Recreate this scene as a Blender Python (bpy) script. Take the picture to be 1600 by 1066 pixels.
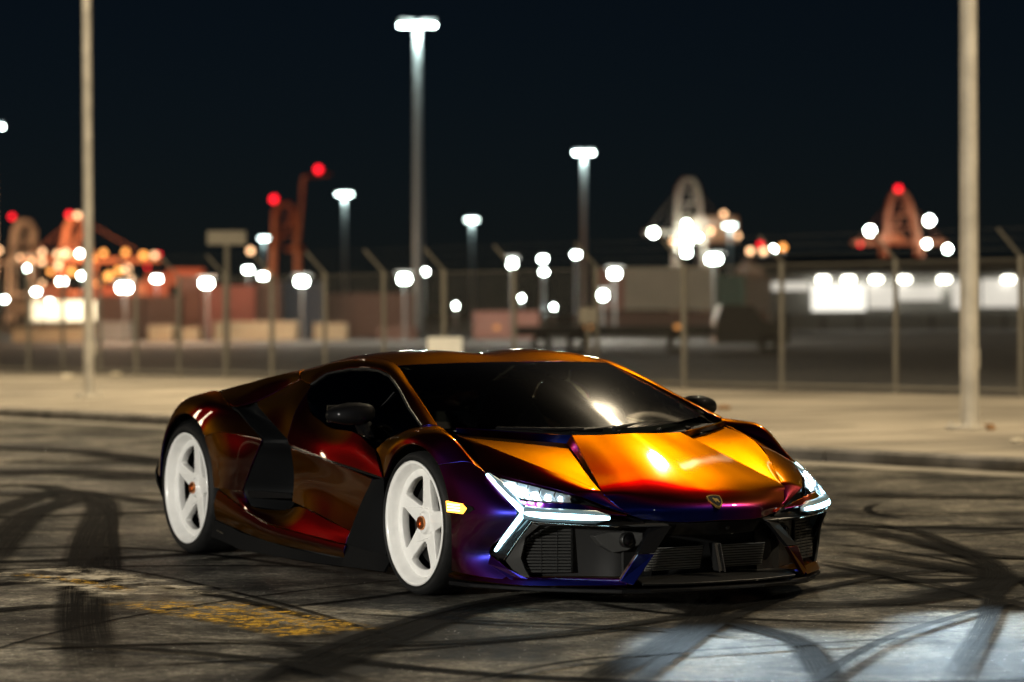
import bpy, math, random
from mathutils import Vector, Matrix
R = math.radians
random.seed(7)
scene = bpy.context.scene
for o in list(bpy.data.objects):
    bpy.data.objects.remove(o)

# ------------------------------------------------------------------ camera
CAM_H, PIT, ROL, FPX = 1.3331, -0.009026, -0.0041585, 4300.0
cam_data = bpy.data.cameras.new('camera')
cam = bpy.data.objects.new('camera', cam_data)
scene.collection.objects.link(cam)
cam.matrix_world = Matrix.Translation((0, 0, CAM_H)) @ Matrix.Rotation(math.pi/2 + PIT, 4, 'X') @ Matrix.Rotation(ROL, 4, 'Z')
cam_data.sensor_width = 36.0
cam_data.lens = FPX*36/1600
cam_data.clip_start = 0.3
cam_data.clip_end = 6000
cam_data.dof.use_dof = True
cam_data.dof.focus_distance = 12.75
cam_data.dof.aperture_fstop = 1.85
scene.camera = cam

# ------------------------------------------------------------------ world, moon, exposure
world = bpy.data.worlds.new('World')
scene.world = world
world.use_nodes = True
wn = world.node_tree
sky = wn.nodes.new('ShaderNodeTexSky')
sky.sky_type = 'NISHITA'
sky.sun_disc = False
sky.sun_elevation = R(38)
sky.sun_rotation = R(160)
sky.ozone_density = 10.0
sky.dust_density = 0.0
wn.links.new(sky.outputs[0], wn.nodes['Background'].inputs[0])
wn.nodes['Background'].inputs[1].default_value = 0.0009
sun_d = bpy.data.lights.new('moon', 'SUN')
sun_d.energy = 0.012
sun_d.angle = R(0.5)
sun_d.color = (0.8, 0.9, 1.0)
sun = bpy.data.objects.new('moon', sun_d)
scene.collection.objects.link(sun)
sun.rotation_euler = (R(52), 0, R(20))
vs = scene.view_settings
vs.view_transform = 'Standard'
vs.look = 'None'
vs.exposure = 0.0
vs.gamma = 1.0
vs.use_curve_mapping = False
cy = scene.cycles
cy.use_denoising = True
try:
    cy.denoiser = 'OPENIMAGEDENOISE'
    cy.denoising_input_passes = 'RGB_ALBEDO_NORMAL'
except Exception:
    pass
cy.max_bounces = 8
cy.transparent_max_bounces = 24
cy.sample_clamp_indirect = 6.0
cy.caustics_reflective = False
cy.caustics_refractive = False
cy.use_light_tree = True

C = scene.collection

# ------------------------------------------------------------------ helpers
def at(px, py, D=None, z=None):
    """place in the world seen at a photo position, at a depth D or a height z"""
    a, b = px-800, py-533
    cr, sr = math.cos(ROL), math.sin(ROL)
    x = a*cr + b*sr
    y = -a*sr + b*cr
    cp, sp = math.cos(PIT), math.sin(PIT)
    d = Vector((x/FPX, cp + y/FPX*sp, sp - y/FPX*cp))
    t = (z-CAM_H)/d.z if z is not None else D/d.y
    return Vector((0, 0, CAM_H)) + d*t

def nmat(name):
    m = bpy.data.materials.new(name)
    m.use_nodes = True
    return m, m.node_tree, m.node_tree.nodes['Principled BSDF']

def mat(name, col, rough=0.5, metal=0.0, spec=0.5, coat=0.0, coat_rough=0.03, var=0.0, vscale=8.0, bump=0.0, bscale=60.0, emit=None, estr=0.0):
    m, t, b = nmat(name)
    b.inputs['Base Color'].default_value = (*col, 1)
    b.inputs['Roughness'].default_value = rough
    b.inputs['Metallic'].default_value = metal
    b.inputs['Specular IOR Level'].default_value = spec
    b.inputs['Coat Weight'].default_value = coat
    b.inputs['Coat Roughness'].default_value = coat_rough
    if emit:
        b.inputs['Emission Color'].default_value = (*emit, 1)
        b.inputs['Emission Strength'].default_value = estr
    if var or bump:
        tc = t.nodes.new('ShaderNodeTexCoord')
    if var:
        n = t.nodes.new('ShaderNodeTexNoise')
        n.inputs['Scale'].default_value = vscale
        n.inputs['Detail'].default_value = 6
        t.links.new(tc.outputs['Object'], n.inputs['Vector'])
        r = t.nodes.new('ShaderNodeValToRGB')
        r.color_ramp.elements[0].position = 0.3
        r.color_ramp.elements[1].position = 0.7
        r.color_ramp.elements[0].color = (*[c*(1-var) for c in col], 1)
        r.color_ramp.elements[1].color = (*[min(1, c*(1+var)) for c in col], 1)
        t.links.new(n.outputs['Fac'], r.inputs[0])
        t.links.new(r.outputs[0], b.inputs['Base Color'])
    if bump:
        n2 = t.nodes.new('ShaderNodeTexNoise')
        n2.inputs['Scale'].default_value = bscale
        n2.inputs['Detail'].default_value = 4
        t.links.new(tc.outputs['Object'], n2.inputs['Vector'])
        bp = t.nodes.new('ShaderNodeBump')
        bp.inputs['Strength'].default_value = bump
        bp.inputs['Distance'].default_value = 0.01
        t.links.new(n2.outputs['Fac'], bp.inputs['Height'])
        t.links.new(bp.outputs[0], b.inputs['Normal'])
    return m

def glow(name, col, s, sample=True):
    m, t, b = nmat(name)
    b.inputs['Base Color'].default_value = (0.02, 0.02, 0.02, 1)
    b.inputs['Emission Color'].default_value = (*col, 1)
    b.inputs['Emission Strength'].default_value = s
    if not sample:
        m.cycles.emission_sampling = 'NONE'
    return m

class MB:
    """collects shapes; build() links them as one mesh object"""
    def __init__(self):
        self.v, self.f, self.s = [], [], []
    def add(self, v, f, smooth=False):
        n = len(self.v)
        self.v += [tuple(q) for q in v]
        self.f += [tuple(i+n for i in q) for q in f]
        self.s += [smooth]*len(f)
    def box(self, c, s, rz=0.0, bev=0.0, M=None):
        x, y, z = [k/2 for k in s]
        if bev <= 0:
            v = [Vector((i*x, j*y, k*z)) for i in (-1, 1) for j in (-1, 1) for k in (-1, 1)]
            f = [(0, 1, 3, 2), (4, 6, 7, 5), (0, 4, 5, 1), (2, 3, 7, 6), (0, 2, 6, 4), (1, 5, 7, 3)]
        else:
            v, f = [], []
            for k, ins in ((-z, bev), (-z+bev, 0), (z-bev, 0), (z, bev)):
                for (i, j) in ((-1, -1), (1, -1), (1, 1), (-1, 1)):
                    v.append(Vector((i*(x-ins), j*(y-ins), k)))
            f = [(3, 2, 1, 0), (12, 13, 14, 15)]
            for k in range(3):
                for i in range(4):
                    a = k*4+i; b_ = k*4+(i+1) % 4
                    f.append((a, b_, b_+4, a+4))
        T = M if M is not None else Matrix.Rotation(rz, 4, 'Z')
        self.add([Vector(c)+(T @ q) for q in v], f)
        return self
    def tube(self, pts, r, seg=10, cap=True, smooth=True):
        pts = [Vector(p) for p in pts]
        rr = r if isinstance(r, (list, tuple)) else [r]*len(pts)
        v, f = [], []
        up = None
        for i, p in enumerate(pts):
            d = (pts[min(i+1, len(pts)-1)]-pts[max(i-1, 0)]).normalized()
            if up is None:
                up = Vector((0, 0, 1)) if abs(d.z) < 0.9 else Vector((1, 0, 0))
            a = d.cross(up).normalized()
            b_ = d.cross(a).normalized()
            up = -b_ if abs(d.dot(up)) > 0.99 else up
            for k in range(seg):
                t = 2*math.pi*k/seg
                v.append(p + a*math.cos(t)*rr[i] + b_*math.sin(t)*rr[i])
        for i in range(len(pts)-1):
            for k in range(seg):
                k2 = (k+1) % seg
                f.append((i*seg+k, i*seg+k2, (i+1)*seg+k2, (i+1)*seg+k))
        self.add(v, f, smooth)
        if cap:
            n = len(pts)-1
            self.add([v[k] for k in range(seg)], [tuple(range(seg))])
            self.add([v[n*seg+k] for k in range(seg)], [tuple(reversed(range(seg)))])
        return self
    def lathe(self, prof, seg=48, axis='y', c=(0, 0, 0), smooth=True, a0=0.0, a1=2*math.pi):
        full = abs(a1-a0-2*math.pi) < 1e-6
        n = seg if full else seg+1
        v, f = [], []
        for (r, h) in prof:
            for k in range(n):
                t = a0+(a1-a0)*k/seg
                if axis == 'y':
                    q = (c[0]+r*math.cos(t), c[1]+h, c[2]+r*math.sin(t))
                elif axis == 'x':
                    q = (c[0]+h, c[1]+r*math.cos(t), c[2]+r*math.sin(t))
                else:
                    q = (c[0]+r*math.cos(t), c[1]+r*math.sin(t), c[2]+h)
                v.append(q)
        for i in range(len(prof)-1):
            for k in range(seg):
                k2 = (k+1) % n
                f.append((i*n+k, i*n+k2, (i+1)*n+k2, (i+1)*n+k))
        self.add(v, f, smooth)
        return self
    def prism(self, poly, off):
        """solid between a planar polygon and the same polygon moved by off"""
        n = len(poly)
        poly = [Vector(p) for p in poly]
        off = Vector(off)
        v = poly+[p+off for p in poly]
        f = [tuple(range(n)), tuple(reversed(range(n, 2*n)))]
        for i in range(n):
            j = (i+1) % n
            f.append((i, n+i, n+j, j))
        self.add(v, f)
        return self
    def build(self, name, m, parent=None, loc=None):
        me = bpy.data.meshes.new(name)
        me.from_pydata(self.v, [], self.f)
        me.materials.append(m)
        me.polygons.foreach_set('use_smooth', self.s)
        me.validate()
        me.update()
        import bmesh
        bm = bmesh.new(); bm.from_mesh(me)
        bmesh.ops.recalc_face_normals(bm, faces=bm.faces)
        bm.to_mesh(me); bm.free()
        o = bpy.data.objects.new(name, me)
        C.objects.link(o)
        if parent is not None:
            o.parent = parent
        if loc is not None:
            o.location = loc
        return o

def empty(name, loc=(0, 0, 0), rz=0.0):
    o = bpy.data.objects.new(name, None)
    C.objects.link(o)
    o.location = loc
    o.rotation_euler = (0, 0, rz)
    return o

def tag(o, label, cat, group=None):
    o['label'] = label
    o['category'] = cat
    if group:
        o['group'] = group
    return o

def struct(o):
    o['kind'] = 'structure'
    return o

# ------------------------------------------------------------------ ground materials
def asphalt_mat():
    m, t, b = nmat('asphalt')
    N, L = t.nodes, t.links
    tc = N.new('ShaderNodeTexCoord')
    def noise(s, d=5, rough=0.6, vec=None):
        n = N.new('ShaderNodeTexNoise')
        n.inputs['Scale'].default_value = s
        n.inputs['Detail'].default_value = d
        n.inputs['Roughness'].default_value = rough
        L.new(vec or tc.outputs['Object'], n.inputs['Vector'])
        return n
    def ramp(src, p0, c0, p1, c1):
        r = N.new('ShaderNodeValToRGB')
        r.color_ramp.elements[0].position = p0
        r.color_ramp.elements[1].position = p1
        r.color_ramp.elements[0].color = (*c0, 1)
        r.color_ramp.elements[1].color = (*c1, 1)
        L.new(src, r.inputs[0])
        return r
    def mix(kind, fac, a, c):
        x = N.new('ShaderNodeMix')
        x.data_type = 'RGBA'
        x.blend_type = kind
        if isinstance(fac, float):
            x.inputs[0].default_value = fac
        else:
            L.new(fac, x.inputs[0])
        L.new(a, x.inputs[6])
        if isinstance(c, tuple):
            x.inputs[7].default_value = (*c, 1)
        else:
            L.new(c, x.inputs[7])
        return x
    big = ramp(noise(0.75, 9, 0.72).outputs['Fac'], 0.42, (0.030, 0.029, 0.0275), 0.60, (0.300, 0.286, 0.255))
    mid = ramp(noise(2.2, 10, 0.78).outputs['Fac'], 0.38, (0.28, 0.28, 0.28), 0.66, (1.5, 1.46, 1.4))
    x1 = mix('MULTIPLY', 1.0, big.outputs[0], mid.outputs[0])
    fine = ramp(noise(42.0, 6, 0.8).outputs['Fac'], 0.36, (0.3, 0.3, 0.3), 0.68, (1.8, 1.78, 1.7))
    x2 = mix('MULTIPLY', 0.85, x1.outputs[2], fine.outputs[0])
    pat = ramp(noise(13.0, 5, 0.75).outputs['Fac'], 0.36, (0.35, 0.35, 0.35), 0.66, (1.7, 1.66, 1.6))
    x2 = mix('MULTIPLY', 0.9, x2.outputs[2], pat.outputs[0])
    vo = N.new('ShaderNodeTexVoronoi')
    vo.inputs['Scale'].default_value = 21
    L.new(tc.outputs['Object'], vo.inputs['Vector'])
    grit = ramp(vo.outputs['Distance'], 0.085, (1, 1, 1), 0.12, (0, 0, 0))
    gm = ramp(noise(7.0, 4, 0.7).outputs['Fac'], 0.46, (0, 0, 0), 0.58, (1, 1, 1))
    gx = mix('MULTIPLY', 1.0, grit.outputs[0], gm.outputs[0])
    x3 = mix('MIX', gx.outputs[2], x2.outputs[2], (0.70, 0.69, 0.64))
    L.new(x3.outputs[2], b.inputs['Base Color'])
    rr = ramp(noise(1.1, 6, 0.7).outputs['Fac'], 0.35, (0.6, 0.6, 0.6), 0.7, (0.9, 0.9, 0.9))
    L.new(rr.outputs[0], b.inputs['Roughness'])
    b.inputs['Specular IOR Level'].default_value = 0.18
    bn = noise(55.0, 8, 0.8)
    bp = N.new('ShaderNodeBump')
    bp.inputs['Strength'].default_value = 1.0
    bp.inputs['Distance'].default_value = 0.02
    L.new(bn.outputs['Fac'], bp.inputs['Height'])
    L.new(bp.outputs[0], b.inputs['Normal'])
    return m

def worn_mat(name, col, rough, scale, lo, hi, stretch=None, amount=1.0):
    """a thin coat on the asphalt, broken up by noise (uv.y runs across the strip)"""
    m, t, b = nmat(name)
    N, L = t.nodes, t.links
    tc = N.new('ShaderNodeTexCoord')
    mp = N.new('ShaderNodeMapping')
    mp.inputs['Scale'].default_value = stretch or (1, 1, 1)
    L.new(tc.outputs['UV'] if stretch else tc.outputs['Object'], mp.inputs['Vector'])
    n = N.new('ShaderNodeTexNoise')
    n.inputs['Scale'].default_value = scale
    n.inputs['Detail'].default_value = 8
    n.inputs['Roughness'].default_value = 0.72
    L.new(mp.outputs[0], n.inputs['Vector'])
    r = N.new('ShaderNodeMapRange')
    r.inputs['From Min'].default_value = lo
    r.inputs['From Max'].default_value = hi
    r.inputs['To Max'].default_value = amount
    L.new(n.outputs['Fac'], r.inputs['Value'])
    # fade at the edges of the strip
    sx = N.new('ShaderNodeSeparateXYZ')
    L.new(tc.outputs['UV'], sx.inputs[0])
    def edge(sock, w):
        a = N.new('ShaderNodeMath'); a.operation = 'PINGPONG'; a.inputs[1].default_value = 0.5
        L.new(sock, a.inputs[0])
        d = N.new('ShaderNodeMapRange'); d.inputs['From Max'].default_value = w
        L.new(a.outputs[0], d.inputs['Value'])
        return d
    e1 = edge(sx.outputs['Y'], 0.22)
    e2 = edge(sx.outputs['X'], 0.16)
    p = N.new('ShaderNodeMath'); p.operation = 'MULTIPLY'
    L.new(e1.outputs[0], p.inputs[0]); L.new(e2.outputs[0], p.inputs[1])
    q = N.new('ShaderNodeMath'); q.operation = 'MULTIPLY'
    L.new(p.outputs[0], q.inputs[0]); L.new(r.outputs[0], q.inputs[1])
    L.new(q.outputs[0], b.inputs['Alpha'])
    b.inputs['Base Color'].default_value = (*col, 1)
    b.inputs['Roughness'].default_value = rough
    b.inputs['Specular IOR Level'].default_value = 0.03
    return m

M = {}
M['asphalt'] = asphalt_mat()
M['rubber_mark'] = worn_mat('tyre_rubber_mark', (0.005, 0.005, 0.005), 0.85, 3.0, 0.30, 0.52, (2.5, 9.0, 1), 0.97)
M['yellow_paint'] = worn_mat('worn_yellow_paint', (0.58, 0.34, 0.04), 0.6, 17.0, 0.49, 0.58, None, 0.9)
M['white_paint'] = worn_mat('worn_white_paint', (0.55, 0.50, 0.40), 0.65, 5.0, 0.46, 0.60)
M['concrete'] = mat('pavement_concrete', (0.38, 0.33, 0.255), 0.85, var=0.55, vscale=0.30, bump=0.4, bscale=40)
M['kerb'] = mat('kerb_concrete', (0.22, 0.20, 0.17), 0.85, var=0.4, vscale=3.0, bump=0.4, bscale=50)
M['yard'] = mat('yard_asphalt', (0.06, 0.058, 0.055), 0.8, var=0.4, vscale=0.1)

# ------------------------------------------------------------------ the setting
g = MB()
g.add([(-3000, -60, 0), (3000, -60, 0), (3000, 5000, 0), (-3000, 5000, 0)], [(0, 1, 2, 3)])
road = struct(g.build('asphalt_ground', M['asphalt']))

KA, KB = Vector((-6.908, 37.097, 0)), Vector((4.276, 22.999, 0))      # foot of the kerb
kd = (KB-KA).normalized()
kn = Vector((kd.y, -kd.x, 0))
if kn.y < 0:
    kn = -kn                                                        # from the road to the pavement
K0, K1 = KA - kd*120, KB + kd*70
FA, FB = Vector((7.483, 40.43, 0.1)), Vector((-9.852, 60.32, 0.1))  # foot of the fence
fd = (FB-FA).normalized()
ZP = 0.12
k = MB()
Lk = (K1-K0).length
n = int(Lk/3)
for i in range(n):                                                  # kerb stones with joints
    a = K0 + kd*(i*Lk/n + 0.012); b_ = K0 + kd*((i+1)*Lk/n - 0.012)
    k.prism([a, a+Vector((0, 0, 0.10)), a+kn*0.03+Vector((0, 0, 0.128)), a+kn*0.16+Vector((0, 0, 0.128)), a+kn*0.16], b_-a)
struct(k.build('kerb', M['kerb']))
s = MB()
P0, P1 = FA - fd*60, FB + fd*110
a, b_, c_, d_ = K0+kn*0.155, K1+kn*0.155, P0, P1
nn = 60
vv, ff = [], []
for i in range(nn+1):
    t = i/nn
    for (q0, q1, z) in ((a, b_, ZP), (P1, P0, ZP)):
        q = q0.lerp(q1, t); vv.append((q.x, q.y, z))
for i in range(nn):
    ff.append((2*i, 2*i+2, 2*i+3, 2*i+1))
s.add(vv, ff)
pavement = struct(s.build('pavement', M['concrete']))
M['joint'] = mat('pavement_joint', (0.07, 0.065, 0.055), 0.9)
for i in range(44):                                                 # joints across the pavement
    jb = KA - kd*22 + kd*(i*1.55)
    w_ = 4.0 if i % 4 else 9.0
    q = MB(); q.prism([jb+kn*.17+Vector((0, 0, ZP+.001)), jb+kn*w_+Vector((0, 0, ZP+.001)), jb+kn*w_+kd*.022+Vector((0, 0, ZP+.001)), jb+kn*.17+kd*.022+Vector((0, 0, ZP+.001))], (0, 0, .003))
    q.build('joint', M['joint'], pavement)
y = MB()
fn = Vector((-fd.y, fd.x, 0))
if fn.y < 0:
    fn = -fn
y.add([P0+Vector((0, 0, .025)), P1+Vector((0, 0, .025)), P1+fn*3000+Vector((0, 0, .03)), P0+fn*3000+Vector((0, 0, .03))], [(0, 1, 2, 3)])
struct(y.build('yard_ground', M['yard']))

gt = MB()
gt.prism([K0+Vector((0, 0, .003)), K1+Vector((0, 0, .003)), K1-kn*.55+Vector((0, 0, .003)), K0-kn*.55+Vector((0, 0, .003))], (0, 0, .005))
struct(gt.build('gutter', mat('gutter_concrete', (0.26, 0.235, 0.19), 0.8, var=0.35, vscale=1.5, bump=0.3, bscale=40)))

# tyre marks and worn paint: thin coats on the asphalt
def strip_mesh(name, pts, w, z, m, n=40):
    P = [Vector((p[0], p[1], 0)) for p in pts]
    out = []
    for i in range(len(P)-1):
        p0, p1, p2, p3 = P[max(i-1, 0)], P[i], P[i+1], P[min(i+2, len(P)-1)]
        for j in range(n//(len(P)-1)+1):
            t = j/(n//(len(P)-1)+1)
            out.append(0.5*((2*p1)+(p2-p0)*t+(2*p0-5*p1+4*p2-p3)*t*t+(3*p1-p0-3*p2+p3)*t**3))
    out.append(P[-1])
    v, f, uv = [], [], []
    L = 0
    for i, q in enumerate(out):
        d = (out[min(i+1, len(out)-1)]-out[max(i-1, 0)]).normalized()
        nrm = Vector((-d.y, d.x, 0))
        v += [(q+nrm*w/2+Vector((0, 0, z))), (q-nrm*w/2+Vector((0, 0, z)))]
        uv.append(i/(len(out)-1))
    for i in range(len(out)-1):
        f.append((2*i, 2*i+1, 2*i+3, 2*i+2))
    me = bpy.data.meshes.new(name)
    me.from_pydata([tuple(q) for q in v], [], f)
    ul = me.uv_layers.new(name='UVMap')
    for p in me.polygons:
        for li in p.loop_indices:
            vi = me.loops[li].vertex_index
            ul.data[li].uv = (uv[vi//2], vi % 2)
    me.materials.append(m)
    o = bpy.data.objects.new(name, me)
    C.objects.link(o)
    o.parent = road
    return o

def gp(px, py):
    q = at(px, py, z=0.0)
    return (q.x, q.y)
marks = [
    ([(0, 915), (120, 905), (330, 930), (560, 985)], 0.10),
    ([(-40, 860), (160, 856), (330, 868), (560, 900)], 0.10),
    ([(0, 885), (180, 890), (420, 940), (620, 1000)], 0.05),
    ([(150, 1066), (130, 960), (140, 850), (160, 790), (110, 768), (20, 790), (-60, 830)], 0.30),
    ([(185, 960), (178, 850), (170, 800), (120, 775)], 0.08),
    ([(-60, 930), (40, 810), (110, 780), (60, 760), (-60, 762)], 0.30),
    ([(-40, 742), (120, 738), (260, 752)], 0.9),
    ([(-40, 700), (140, 708), (280, 730)], 0.6),
    ([(0, 775), (130, 772), (260, 790)], 0.25),
    ([(0, 722), (120, 724), (250, 720)], 0.4),
    ([(420, 1080), (560, 1020), (760, 950), (1000, 925), (1260, 905), (1420, 890)], 0.26),
    ([(380, 1080), (540, 1005), (760, 942), (1000, 918)], 0.10),
    ([(260, 1000), (520, 1010), (800, 1000), (1100, 960), (1400, 900), (1640, 886)], 0.10),
    ([(500, 960), (760, 975), (1000, 985), (1180, 1000)], 0.08),
    ([(1000, 935), (1180, 985), (1250, 1010), (1300, 1080)], 0.16),
    ([(1120, 925), (1080, 985), (900, 1080)], 0.20),
    ([(1240, 930), (1120, 980), (980, 1080)], 0.10),
    ([(1285, 860), (1420, 880), (1560, 905), (1500, 930), (1380, 945), (1180, 950)], 0.24),
    ([(1300, 822), (1440, 850), (1540, 880), (1545, 915), (1400, 935)], 0.20),
    ([(1290, 815), (1420, 830), (1530, 868), (1640, 875)], 0.10),
    ([(1290, 800), (1450, 805), (1640, 803)], 0.14),
    ([(1300, 775), (1450, 778), (1640, 780)], 0.35),
    ([(1330, 830), (1480, 838), (1640, 828)], 0.08),
    ([(1300, 900), (1460, 905), (1640, 910)], 0.07),
    ([(1280, 880), (1400, 905), (1640, 960)], 0.10),
    ([(700, 1080), (900, 1040), (1150, 1020), (1500, 1000)], 0.06),
    ([(0, 1010), (200, 1020), (420, 1040), (600, 1080)], 0.12),
    ([(1480, 1080), (1540, 980), (1560, 930), (1600, 900)], 0.12),
    ([(1260, 1080), (1400, 1000), (1640, 930)], 0.07),
]
for c0, nm in (((-4.3, 19.0), 16), ((3.0, 13.0), 16), ((0.0, 10.0), 12), ((-1.5, 12.0), 10), ((5.0, 19.0), 10)):       # older, finer arcs
    for i_ in range(nm):
        cx_, cy_ = c0[0]+random.uniform(-1.5, 1.5), c0[1]+random.uniform(-2.5, 2.5)
        r_, a0_, sp_a = random.uniform(1.2, 5.5), random.uniform(0, 6.28), random.uniform(.5, 1.8)
        pl = [(cx_+r_*math.cos(a0_+sp_a*t_/5)*(1+.02*t_), cy_+r_*math.sin(a0_+sp_a*t_/5)) for t_ in range(6)]
        strip_mesh('tyre_mark', pl, random.choice((.03, .05, .08, .14, .22)), 0.0035+random.random()*.0004, M['rubber_mark'], 30)
for i, (pp, w) in enumerate(marks):
    strip_mesh('tyre_mark', [gp(*q) for q in pp], w, 0.004 + 0.0006*i, M['rubber_mark'], 48)
for (pp, w) in (([(205, 948), (330, 968), (440, 988), (520, 998)], 0.42), ([(350, 975), (440, 992), (480, 1004)], 0.32), ([(330, 950), (470, 975), (560, 996)], 0.26),
                ([(20, 905), (110, 915), (215, 935)], 0.14)):
    strip_mesh('paint_line', [gp(*q) for q in pp], w, 0.026 + 0.0006*len(pp), M['yellow_paint'], 24)
for (pp, w) in (([(10, 898), (120, 910), (280, 940)], 0.75), ([(230, 925), (300, 935), (330, 940)], 0.2)):
    strip_mesh('paint_line', [gp(*q) for q in pp], w, 0.0235 + 0.0006*len(pp), M['white_paint'], 24)

STREET_R, STREET_R2, STREET_L, WHEEL_FILL, FLANK_FILL, CR, YARD = 4300, 9500, 8500, 5200, 210, 120000, 1000

# ------------------------------------------------------------------ the car: materials
def paint_mat():
    """colour-shift car paint: the flake colour turns with the angle, under clear lacquer"""
    m, t, b = nmat('colour_shift_paint')
    N, L = t.nodes, t.links
    lw = N.new('ShaderNodeLayerWeight')
    lw.inputs['Blend'].default_value = 0.5
    r = N.new('ShaderNodeValToRGB')
    e = r.color_ramp.elements
    stops = [(0.0, (0.010, 0.024, 0.21)), (0.14, (0.016, 0.015, 0.17)), (0.23, (0.060, 0.010, 0.115)), (0.33, (0.15, 0.012, 0.080)), (0.43, (0.095, 0.014, 0.019)), (0.50, (0.125, 0.023, 0.012)),
             (0.57, (0.16, 0.037, 0.010)), (0.597, (0.27, 0.098, 0.006)), (0.625, (0.42, 0.185, 0.004)), (0.70, (0.50, 0.230, 0.004)), (0.85, (0.50, 0.230, 0.004)), (1.0, (0.44, 0.20, 0.004))]
    e[0].position, e[0].color = stops[0][0], (*stops[0][1], 1)
    e[1].position, e[1].color = stops[-1][0], (*stops[-1][1], 1)
    for p, c in stops[1:-1]:
        x = e.new(p); x.color = (*c, 1)
    L.new(lw.outputs['Facing'], r.inputs[0])
    L.new(r.outputs[0], b.inputs['Base Color'])
    L.new(r.outputs[0], b.inputs['Specular Tint'])
    b.inputs['Metallic'].default_value = 1.0
    b.inputs['Roughness'].default_value = 0.31
    b.inputs['Coat Weight'].default_value = 1.0
    b.inputs['Coat Roughness'].default_value = 0.035
    tc = N.new('ShaderNodeTexCoord')
    fl = N.new('ShaderNodeTexNoise')                        # metal flake and slight orange peel
    fl.inputs['Scale'].default_value = 900
    L.new(tc.outputs['Object'], fl.inputs['Vector'])
    bp = N.new('ShaderNodeBump')
    bp.inputs['Strength'].default_value = 0.08
    bp.inputs['Distance'].default_value = 0.001
    L.new(fl.outputs['Fac'], bp.inputs['Height'])
    L.new(bp.outputs[0], b.inputs['Normal'])
    return m

def glass_mat(name, tint, refl_rough, dirt=0.0):
    m = bpy.data.materials.new(name)
    m.use_nodes = True
    t = m.node_tree
    N, L = t.nodes, t.links
    N.remove(N['Principled BSDF'])
    out = N['Material Output']
    tr = N.new('ShaderNodeBsdfTransparent'); tr.inputs[0].default_value = (*tint, 1)
    gl = N.new('ShaderNodeBsdfGlossy'); gl.inputs['Roughness'].default_value = 0.035
    g2 = N.new('ShaderNodeBsdfGlossy'); g2.inputs['Roughness'].default_value = refl_rough
    fr = N.new('ShaderNodeFresnel'); fr.inputs[0].default_value = 1.5
    mg = N.new('ShaderNodeMixShader'); mg.inputs[0].default_value = dirt
    L.new(gl.outputs[0], mg.inputs[1]); L.new(g2.outputs[0], mg.inputs[2])
    mx = N.new('ShaderNodeMixShader')
    L.new(fr.outputs[0], mx.inputs[0]); L.new(tr.outputs[0], mx.inputs[1]); L.new(mg.outputs[0], mx.inputs[2])
    L.new(mx.outputs[0], out.inputs[0])
    return m

M['paint'] = paint_mat()
M['black_gloss'] = mat('gloss_black_trim', (0.003, 0.003, 0.0035), 0.5, spec=0.1, coat=0.6, coat_rough=0.015)
M['black_satin'] = mat('satin_black_plastic', (0.006, 0.006, 0.006), 0.42, bump=0.05, bscale=400)
M['grey_satin'] = mat('dark_grey_plastic', (0.030, 0.030, 0.029), 0.38, bump=0.05, bscale=400)
M['matte_black'] = mat('matte_black_plastic', (0.004, 0.0043, 0.0048), 0.6, spec=0.08, bump=0.05, bscale=300)
M['mirror_case'] = mat('mirror_case_black', (0.003, 0.003, 0.0035), 0.6, spec=0.05, coat=0.22, coat_rough=0.01)
M['core'] = mat('black_underbody', (0.006, 0.006, 0.006), 0.8)
M['radiator'] = mat('radiator_mesh', (0.50, 0.48, 0.44), 0.55, metal=0.3, bump=0.3, bscale=200)
M['windscreen'] = glass_mat('windscreen_glass', (0.34, 0.40, 0.38), 0.15, 0.42)
M['side_glass'] = glass_mat('tinted_side_glass', (0.03, 0.034, 0.038), 0.08, 0.1)
M['lamp_glass'] = glass_mat('clear_lamp_cover', (0.97, 0.98, 1.0), 0.10, 0.1)
M['rim'] = mat('white_wheel_enamel', (0.84, 0.83, 0.80), 0.32, coat=0.5, coat_rough=0.08, var=0.04, vscale=20)
M['tyre'] = mat('tyre_rubber', (0.009, 0.009, 0.009), 0.62, spec=0.25, var=0.3, vscale=30, bump=0.25, bscale=120)
M['copper'] = mat('copper_centre_nut', (0.75, 0.30, 0.12), 0.28, metal=1.0)
M['disc'] = mat('brake_disc_metal', (0.22, 0.22, 0.22), 0.38, metal=1.0)
M['caliper'] = mat('caliper_black', (0.015, 0.015, 0.016), 0.3, coat=0.6)
M['chrome'] = mat('bright_metal', (0.7, 0.68, 0.64), 0.2, metal=1.0)
M['gold'] = mat('gold_badge_metal', (0.75, 0.52, 0.16), 0.3, metal=1.0)
M['drl'] = glow('daytime_light', (0.45, 0.86, 1.0), 12.0)
M['drl_halo'] = mat('blue_halo_bed', (0.22, 0.34, 0.42), 0.35, coat=0.5)  # pale blue bed added to give the light strokes a blue halo
M['beam'] = glow('headlamp_light', (0.66, 0.90, 1.0), 110.0)
M['reflector'] = mat('lamp_reflector', (0.75, 0.8, 0.85), 0.30, metal=0.7)
M['amber'] = glow('amber_marker_light', (1.0, 0.42, 0.04), 4.5)
M['amber_hot'] = glow('amber_marker_element', (1.0, 0.72, 0.25), 9.0)
M['leather'] = mat('black_leather', (0.02, 0.02, 0.02), 0.55, bump=0.2, bscale=200)

# ------------------------------------------------------------------ the car: geometry tools (x forward, w out from the middle, z up)
def crm(p0, p1, p2, p3, t):
    return 0.5*((2*p1)+(p2-p0)*t+(2*p0-5*p1+4*p2-p3)*t*t+(3*p1-p0-3*p2+p3)*t**3)

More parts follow.
